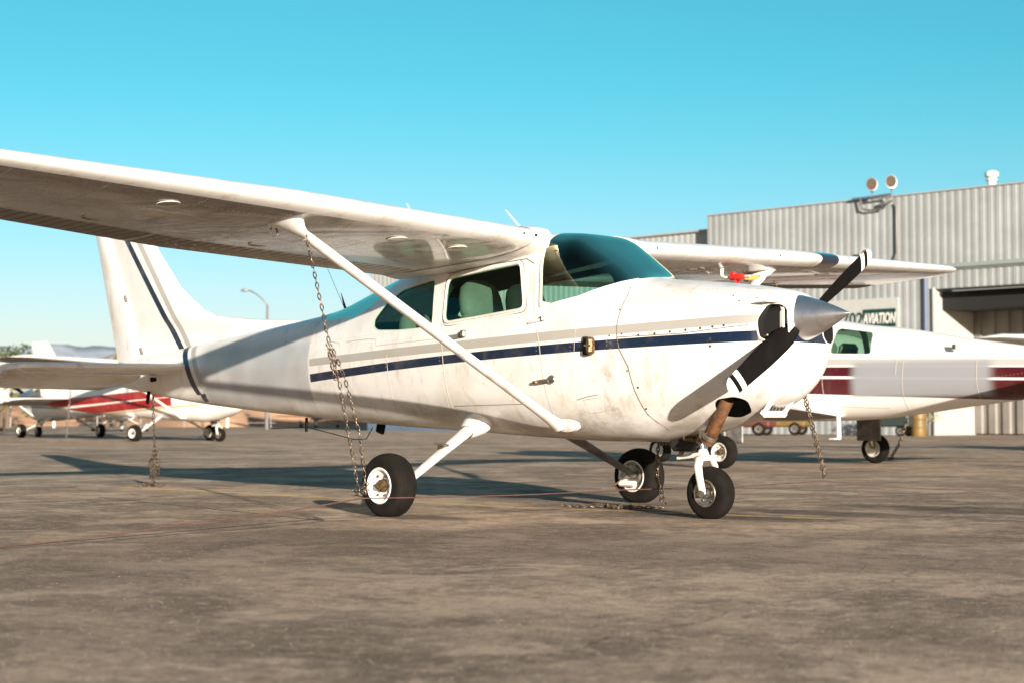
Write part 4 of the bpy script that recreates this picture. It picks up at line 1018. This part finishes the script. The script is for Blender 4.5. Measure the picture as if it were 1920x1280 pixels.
# spanwise cable the chains hook on to
mb = MB(); cp = [(1.25,-9.5,.012),(.80,-4.70,.018),(.93,-3.6,.10),(1.07,-2.50,.20),(1.03,0,.175),(.95,2.55,.165),(1.2,4.2,.05),(1.8,6.5,.012),(3.2,9.0,.012)]
cp2 = []
for a, b in zip(cp, cp[1:]): cp2 += [lerp(a, b, k/8)+Vector((0,0,-.012*math.sin(math.pi*k/8))) for k in range(8)]
cp2 = [Vector((p.x, p.y, max(.009, p.z))) for p in cp2]
mb.tube(cp2+[Vector(cp[-1])], .0038, 'rope', 8); tag(mb.build('anchor_cable'), 'thin reddish steel cable stretched across the apron under the aircraft', 'cable')
M['concrete'] = mat('old_concrete', (.27,.24,.205), .9, bump=.4, bscale=30, var=.3, vscale=5)
def pebbles():
    mb = MB(); hd = Vector((fw.x, fw.y, 0)).normalized(); rr_ = Vector((math.cos(yaw), math.sin(yaw), 0))
    for i in range(5200):
        d = 4.2+12*rnd.random()**1.4; q = Vector((cam.location.x, cam.location.y, 0))+hd*d+rr_*(rnd.uniform(-.36,.36)*d); s = rnd.uniform(.0008, .0026); a = rnd.random()*6.28
        ca, sa = math.cos(a)*s, math.sin(a)*s; h = s*rnd.uniform(.6,1.2)
        mb.add([q+Vector((ca, sa, 0)), q+Vector((-sa, ca, 0)), q+Vector((-ca*1.4, -sa*1.4, 0)), q+Vector((sa, -ca, 0)), q+Vector((ca*.3, sa*.2, h))], [(0,1,4),(1,2,4),(2,3,4),(3,0,4)], rnd.choice(['stone','stone','concrete','screw']))
    tag(mb.build('gravel', smooth=False), 'small loose stones scattered over the apron', kind='stuff')
M['stone'] = mat('pale_stone', (.46,.38,.30), .8)
pebbles()

# ------------------------------------------------------------------ low wing aircraft behind, nose to the left
def w2_build(p, vec, x, y, z):
    c = mixc(0, (.76,.73,.68), (0,0,0))
    t1 = 1.437+x*.010; # grey band and two maroon bands, tail at -x
    def band(z0, z1, s0, s1, col):
        return (z < (z0+x*s0))*(z > (z1+x*s1)), col
    out = c
    blk = ramp01(x, -3.30, -3.10)*(1-ramp01(x, -1.36, -1.18))
    for z0, z1, s0, s1, col, hide in ((1.500,1.415,.020,.020,(.42,.39,.36),0), (1.388,1.268,.018,.022,(.065,.0015,.004),1), (1.230,1.030,.020,.036,(.065,.0015,.004),1)):
        f, _ = band(z0, z1, s0, s1, col); f = f*(x < 2.0)
        out = mixc(f, out, col)
    pz = ramp01(z, .92, 1.00)*(1-ramp01(z, 1.38, 1.48))
    out = mixc(blk*pz*.97, out, (.26,.265,.275))
    set_color(p, weather(out, vec, x, y, z, .10)); p.inputs['Coat Weight'].default_value = .2; p.inputs['Roughness'].default_value = .35
M['w2'] = mat('maroon_striped_paint', build=w2_build)
LOWF = [(-5.6,1.28,1.12,1.2,.03,2.2,2.2,0,0),(-5.0,1.36,1.09,1.2,.09,2.4,2.2,.03,0),(-3.6,1.59,.925,1.19,.26,2.7,2.4,.1,.04),(-2.6,1.745,.81,1.18,.40,2.8,2.6,.14,.05),(-1.8,1.885,.71,1.18,.50,2.8,2.7,.18,.05),
 (-1.2,1.955,.655,1.18,.56,3.0,2.8,.2,.05),(-.6,2.05,.635,1.18,.585,3.2,2.9,.22,.05),(.2,2.10,.63,1.18,.59,3.2,2.9,.24,.05),(.7,2.02,.63,1.18,.59,3.0,2.9,.22,.05),(1.2,1.72,.64,1.17,.575,2.7,2.8,.12,.05),(1.4,1.60,.65,1.15,.56,2.6,2.7,.08,.05),
 (2.2,1.50,.70,1.12,.50,2.4,2.5,.05,.05),(2.75,1.40,.78,1.1,.40,2.3,2.3,0,0),(2.9,1.28,.90,1.08,.25,2.2,2.2,0,0),(2.93,1.2,1.0,1.08,.15,2.1,2.1,0,0)]
def low_plane(label, group, loc, rz, paint, scale=1):
    root = thing('light_aircraft', label, 'aircraft', loc, rz, group, scale)
    bm = loft_bm(LOWF, [-5.6+.12*k for k in range(71)]+[2.85,2.88,2.9,2.92,2.93], 56)
    for nm, poly in (('side_window', rounded([(-1.52,1.535),(-1.47,1.83),(-.93,1.905),(-.90,1.555)], .06)), ('side_window', rounded([(-.80,1.545),(-.82,1.90),(-.05,1.93),(-.02,1.55)], .06)), ('side_window', rounded([(.08,1.55),(.06,1.92),(.50,1.90),(.88,1.57)], .05))):
        fs = cut(bm, poly)
        for s in (-1, 1): take(bm, [f for f in fs if f.calc_center_median().y*s > 0], nm, 'glass', root)
        bmesh.ops.delete(bm, geom=fs, context='FACES')
    fs = cut(bm, [(.66,2.3),(.70,1.86),(1.02,1.58),(1.35,1.58),(1.5,2.3)]); take(bm, fs, 'windshield', 'wglass', root); bmesh.ops.delete(bm, geom=fs, context='FACES')
    me = bpy.data.meshes.new('fuselage'); bm.to_mesh(me); bm.free(); me.materials.append(M[paint]); fo = bpy.data.objects.new('fuselage', me); COL.objects.link(fo); fo.parent = root
    w = Wing(.65, .72, .09, .04, 1.7, 1.2, 4.85, .55, .25, .14, .11)
    for s in (-1, 1):
        wing_skin(w, s, .35, 5.0, 0, 1.0, .2, 0, 'clean_white', 'legdark').build('wing', root, angle=50)  # dark underside tone stands for shade below the wing
        a = w.at(s*1.72, .35, -1); mb = MB(); mb.tube([a, (-.10, s*1.80, .25)], [.05,.035], 'steel', 12); mb.tube([(-.10, s*1.80, .25), (-.10, s*1.87, .22)], .03, 'steel', 8)
        leg = mb.build('gear_leg', root); mb = MB(); mb.box((-.10, s*1.70, .52), (.42,.03,.36), 'legdark', None, .02); mb.build('gear_door', leg)
        wheel(root, (-.10, s*1.88, .222), .222, .17, s, rim='legwhite', hub='oldmetal')
    mb = MB(); mb.tube([(2.3,0,.8),(2.5,0,.30),(2.52,.0,.2)], [.04,.035,.03], 'steel', 10); mb.tube([(2.42,0,.56),(2.43,-.05,.56)], .06, 'chrome', 14)
    mb.build('nose_strut', root); wheel(root, (2.52,0,.19), .19, .14, -1, rim='legwhite')
    mb = MB(); mb.tube([(-1.02, .50, .70), (-1.06, .55, .42), (-1.06,.57,.40)], .032, 'clean_white', 10); mb.box((-1.02,.585,.395), (.10,.16,.02), 'clean_white', None, .006); mb.build('step', root)
    sm = MB()
    for pts in ([(-.80,1.50),(-.82,1.1),(-.84,.74)], [(-1.05,.83),(-1.75,.81)], [(.95,1.5),(.98,1.0),(1.0,.74)], [(-2.0,1.62),(-2.0,.80)], [(-3.0,1.52),(-3.02,.92)], [(-1.9,1.25),(-1.9,1.5)]):
        for s in (-1, 1): seam(sm, LOWF, pts, 'soft_seam', .0045, s)
    for k in range(70):
        for s in (-1, 1): disc(sm, surf(LOWF, -.9-k*.05, .92+.0*k+.006*k, s, .0004), (0,s,.1), .005, 'soft_seam', 6, .002)
    s2 = sm.build('seam_lines', root, angle=180); k0 = len(fo.data.polygons); bmj = bmesh.new(); bmj.from_mesh(fo.data); bmj.from_mesh(s2.data); bmj.faces.ensure_lookup_table(); fo.data.materials.append(M['soft_seam'])
    for f_ in bmj.faces[k0:]: f_.material_index = 1
    bmj.to_mesh(fo.data); bmj.free(); bpy.data.objects.remove(s2)
    def plate(name, poly, th, horiz=0):
        mb = MB()
        if horiz: mb.prism([(a, b) for a, b in poly], 2, 1.30-th/2, 1.30+th/2, 'clean_white')
        else: mb.prism([(a, b) for a, b in poly], 1, -th/2, th/2, 'clean_white')
        mb.build(name, root, smooth=False)
    plate('fin', [(-3.4,1.52),(-4.3,1.70),(-5.0,2.62),(-5.45,2.62),(-5.35,1.25)], .09)
    plate('rudder', [(-5.36,1.2),(-5.46,2.62),(-5.72,2.62),(-5.78,1.2)], .07)
    for s in (-1, 1): plate('stabilizer', [(-4.6,s*.1),(-4.75,s*1.85),(-5.05,s*1.95),(-5.55,s*1.9),(-5.55,s*.1)], .08, 1)
    mb = MB(); mb.lathe([(-.02,.15),(0,.15),(.12,.11),(.22,.05),(.25,.001)], (2.94,0,1.08), (1,0,0), 'clean_white', 20); mb.build('spinner', root)
    for s in (-1, 1):
        mb = MB(); mb.tube([(3.0,s*.05,1.08),(3.0,s*.3,1.08+.30*s),(3.0,s*.7,1.08+.72*s)], [.05,.075,.04], 'black', 10, sy=.25, up=(1,0,0)); mb.build('propeller_blade', root)
    mb = MB(); mb.box((-.3,0,.9), (2.4,.9,.03), 'lining'); mb.build('cabin_floor', root)
    for x0 in (.5,-.6):
        for s in (-1,1):
            mb = MB(); mb.box((x0+.2,s*.26,1.1), (.45,.4,.14), 'seat', None, .05); mb.box((x0-.05,s*.26,1.42), (.12,.42,.62), 'seat', Matrix.Rotation(-.2,3,'Y'), .06); mb.build('seat', root)
    mb = MB(); mb.box((-2.75,.385,1.60),(.12,.02,.085),'clean_white',None,.01); mb.box((-2.73,.397,1.60),(.05,.012,.06),'screw',None,.004); mb.build('access_latch', root)
    return root
PG = 'aircraft parked in the rows behind'
low_plane('white low wing aircraft with two maroon bands standing behind the foreground propeller', None, (-5.15,10.94,0), math.pi, 'w2')

def livery(name, bands):
    def f(p, vec, x, y, z):
        c = mixc(0, (.72,.69,.64), (0,0,0))
        for z0, z1, s, xa, xb, col in bands: c = mixc((z < (z0+x*s))*(z > (z1+x*s))*(x > xa)*(x < xb), c, col)
        set_color(p, weather(c, vec, x, y, z, .3)); p.inputs['Coat Weight'].default_value = .2; p.inputs['Roughness'].default_value = .4
    M[name] = mat(name, build=f)
livery('red_stripes', [(1.36,1.14,.05,-5.5,.9,(.27,.008,.008)),(1.12,.90,.06,-5.5,.5,(.27,.008,.008)),(.88,.84,.06,-5.5,1.5,(.45,.33,.12))])
livery('teal_stripes', [(1.06,.98,.02,-5.5,2.4,(.02,.20,.30)),(.96,.92,.02,-5.5,2.4,(.01,.05,.09)),(1.30,1.24,.02,-5.5,2.4,(.01,.05,.09))])
livery('plain_livery', [(1.12,1.0,.03,-5.5,2.4,(.30,.30,.32))])
lp = lambda lab, liv, loc, rz, under='legdark', **k: light_plane(lab, PG, False, {'fuselage': liv, 'fin': 'clean_white', 'white': 'clean_white', 'under': under}, loc, rz, **k)  # dark undersides put the shade below the wings into the colour
b = lp('white high wing aircraft with broad red stripes below the tailplane of the foreground aircraft', 'red_stripes', (-33.4,19.6,0), R(8), scale=1.12)
lp('white high wing aircraft with thin teal stripes at the left edge facing left', 'teal_stripes', (-43.6,21.9,0), math.pi-R(6), scale=1.1)
lp('distant white aircraft with wheel fairings behind the red striped one', 'plain_livery', (-66,38.5,0), math.pi+R(-35), pants=True)
lp('distant white aircraft with wheel fairings seen under the rear fuselage', 'plain_livery', (-86.5,68.2,0), R(-47), pants=True)
lp('distant tall finned white aircraft whose fin tip rises over the red striped one', 'plain_livery', (-56.9,24.0,0), R(12), scale=1.5)
lp('white high wing aircraft mostly beyond the right edge with its wing before the hangar door', 'plain_livery', (-2.3,21.6,0), R(-45), under='clean_white')

# street lamp, fence, trees, dirt bank
sp = thing('street_lamp', 'tall grey street lamp with a curved arm behind the dorsal fin', 'street lamp', (0,0,0))
def ray_pt(u, v, d): # metres along the view depth
    rt_ = Vector((math.cos(yaw), math.sin(yaw), 0)); up_ = rt_.cross(fw); return cam.location+(fw+rt_*((u-960)/F_PX)-up_*((v-640)/F_PX))*d
P0 = ray_pt(500, 783, 100); sp.location = (P0.x, P0.y, 0)
rt_ = Vector((math.cos(yaw), math.sin(yaw), 0))
mb = MB(); mb.tube([(0,0,0),(0,0,7.4)], [.12,.07], 'galv', 10); mb.build('pole', sp)
mb = MB(); mb.tube([Vector((0,0,7.3)), rt_*-.15+Vector((0,0,7.6)), rt_*-.6+Vector((0,0,8.0)), rt_*-1.0+Vector((0,0,8.22)), rt_*-1.25+Vector((0,0,8.27))], .045, 'galv', 8); mb.build('arm', sp)
mb = MB(); mb.tube([rt_*-1.15+Vector((0,0,8.27)), rt_*-1.35+Vector((0,0,8.27)), rt_*-1.6+Vector((0,0,8.24))], [.05,.12,.05], 'galv', 10, sy=.6); mb.build('lamp_head', sp)
mb = MB(); rows = []
for k in range(60):
    p_ = ray_pt(-900+k*60, 783, 140+6*math.sin(k*.8)); h = 1.9+.9*noise.fractal(Vector((k*.35,2,0)), .8, 2, 4)
    dv = Vector((fw.x, fw.y, 0)).normalized(); rows.append([(p_.x+dv.x*q, p_.y+dv.y*q, z_*h) for q, z_ in ((-6,0),(-4,.5),(-1,1.0),(3,1.1),(10,.6),(16,0))])
mb.grid(rows, 'dirt', closed_v=False); tag(mb.build('dirt_bank', angle=180), 'low bank of orange tan earth along the edge of the airfield', kind='structure')
fe = thing('perimeter_fence', 'grey wire fence with posts along the far edge of the apron', 'fence', tuple(ray_pt(500,783,120))[:2]+(0,))
base = Vector(fe.location); mb = MB()
for z_ in (.35,.8,1.25): mb.tube([rt_*(-40)+Vector((0,0,z_)), rt_*(28)+Vector((0,0,z_))], .03, 'galv', 6)
mb.build('rail', fe)
for k in range(23):
    mb = MB(); q = rt_*(-40+k*3.1); mb.tube([q, q+Vector((0,0,1.5))], .05 if k % 4 else .10, 'galv' if k % 4 else 'clean_white', 8); mb.build('post', fe)
M['leaf'] = mat('foliage', (.075,.10,.03), .7, var=.5, vscale=1.2); M['bark'] = mat('bark', (.12,.085,.06), .9)
M['leaf2'] = mat('dry_foliage', (.20,.20,.06), .7, var=.4, vscale=1.2)
def tree(loc, h, r_, lab, name='tree', leaf='leaf', n=900, grp='trees beyond the apron'):
    t = thing(name, lab, 'tree' if name == 'tree' else 'bush', loc, 0, grp); mb = MB()
    mb.tube([(0,0,0),(.05*h/6,0,h*.3),(0,.05,h*.6),(.02,0,h*.85)], [.035*h,.025*h,.016*h,.005*h], 'bark', 8)
    for k in range(6):
        a = k*1.1; mb.tube([(0,0,h*(.35+.06*k)),(math.cos(a)*r_*.6,math.sin(a)*r_*.6,h*(.5+.07*k))], [.012*h,.004*h], 'bark', 6)
    mb.build('trunk', t); mb = MB(); rr = random.Random(int(loc[0]*10)); cl = [(rr.uniform(-.6,.6)*r_, rr.uniform(-.6,.6)*r_, h*rr.uniform(.42,.9), rr.uniform(.25,.5)*r_) for _ in range(14)]
    for i in range(n):
        cx, cy, cz, cr = rr.choice(cl); d = Vector((rr.gauss(0,1), rr.gauss(0,1), rr.gauss(0,.8))); d = d.normalized()*cr*rr.random()**.4; c = Vector((cx,cy,cz))+d; s = rr.uniform(.04,.10)*r_*.9
        u = Vector((rr.gauss(0,1), rr.gauss(0,1), rr.gauss(0,1))).normalized(); w_ = u.orthogonal().normalized(); mb.add([c-u*s, c+w_*s*.6, c+u*s, c-w_*s*.6], [(0,1,2,3)], leaf)
    mb.build('crown', t, smooth=False, fix=False); return t
for u, d, h, r_, lf, lab in ((14,112,5.6,2.0,'leaf','round green tree at the left edge below the mountains'),(232,125,6.0,2.6,'leaf2','yellowish tree peeping out beside the foreground rudder'),(2,88,3.2,2.2,'leaf2','low yellow green tree behind the teal striped aircraft')):
    q = ray_pt(u, 783, d); tree((q.x, q.y, 0), h, r_, lab, leaf=lf)

# clutter at the hangar foot seen under the maroon striped aircraft
def at(u, y): # point on ground along the image column at a given world y
    q = ray_pt(u, 783, 1)-cam.location; t = (y-cam.location.y)/q.y; return (cam.location.x+q.x*t, y, 0)
M['yellow'] = mat('yellow_paint', (.17,.105,.025), .5, var=.2); M['orange_p'] = mat('orange_paint', (.12,.03,.02), .5, var=.2); M['greenp'] = mat('green_paint', (.025,.035,.03), .5)
def tug(loc, body, lab):
    rim_ = 'legdark'
    t = thing('tow_tractor', lab, 'tow tractor', loc, R(20), 'small tractors parked by the hangar')
    mb = MB(); mb.box((0,0,.50), (2.3,1.1,.36), body, None, .08); mb.box((-.7,0,.72), (.8,1.0,.24), body, None, .06); mb.box((.75,0,.75), (.7,.9,.30), body, None, .07); mb.build('body', t)
    mb = MB(); mb.box((-.2,0,.76), (.5,.5,.10), 'dark', None, .03); mb.box((-.42,0,.98), (.1,.5,.40), 'dark', None, .03); mb.build('seat', t)
    mb = MB(); mb.lathe([(0,.17),(.02,.19),(.04,.17)], (.28,0,1.02), (-.5,0,1), 'dark', 16); mb.tube([(.28,0,1.02),(.4,0,.8)], .03, 'dark', 6); mb.build('steering_wheel', t)
    for sx in (-.75,.75):
        for s in (-1,1): wheel(t, (sx, s*.5, .26), .26, .2, s, rim=rim_)
    return t
tug(at(1395,44), 'orange_p', 'small orange tow tractor seen under the chin of the foreground aircraft')
tug(at(1462,46.5), 'yellow', 'small yellow tow tractor right of the orange one near the hangar')
q = at(1740,47.5); tree(q, 1.5, .7, 'small yellow green bush at the hangar foot left of the white door post', 'bush', 'leaf2', 350, 'bushes at the hangar foot')
q = at(1712,48); tree(q, 1.3, .6, 'small dark green bush right of the striped aircraft main wheel by the hangar', 'bush', 'leaf', 300, 'bushes at the hangar foot')
dr = thing('steel_drum', 'yellow steel drum standing at the hangar foot', 'drum', at(1722,46.5)); mb = MB()
mb.lathe([(0,.001),(0,.29),(.02,.30),(.30,.29),(.32,.305),(.34,.29),(.6,.29),(.62,.305),(.64,.29),(.88,.30),(.9,.29),(.88,.27),(.87,.001)], (0,0,0), (0,0,1), 'yellow', 24); mb.build('barrel', dr)
mb = MB(); mb.lathe([(0,.03),(.03,.03),(.031,.001)], (.15,.05,.87), (0,0,1), 'dark', 10); mb.build('bung', dr)
ct = thing('equipment_cart', 'dark green equipment cart with white gauges under the tail of the striped aircraft', 'cart', at(1665,46), R(10)); mb = MB()
mb.box((0,0,.75), (1.9,.9,.8), 'greenp', None, .06); mb.build('body', ct)
mb = MB()
for k in (-.55,.1): mb.lathe([(0,.15),(-.03,.15),(-.035,.13),(-.036,.001)], (k,-.45,.85), (0,1,0), 'clean_white', 18)
mb.build('gauge', ct)
for sx in (-.65,.65):
    for s in (-1,1): wheel(ct, (sx, s*.42, .2), .2, .12, s, rim='legdark')
mb = MB(); ck = [Vector((-5.87,14.54,.02)), Vector((-5.70,14.54,.25)), Vector((-5.52,14.54,.72))]; chain(mb, ck, .07, .025, .009); heap(mb, (-5.85,14.52,.02), 12, .06, .04, .02, .07)
tag(mb.build('tie_down_chain', angle=180), 'dark chain hanging beside the main wheel of the maroon striped aircraft', 'chain', 'tie down chains in the back rows')
mb = MB(); q0 = (-32.9,15.9,1.95); chain(mb, [q0, (-32.6,15.6,.9), (-32.2,15.3,.03)], .10, .03, .009, 'steel')
tag(mb.build('tie_down_chain', angle=180), 'pale chain hanging from the wing of the red striped aircraft', 'chain', 'tie down chains in the back rows')
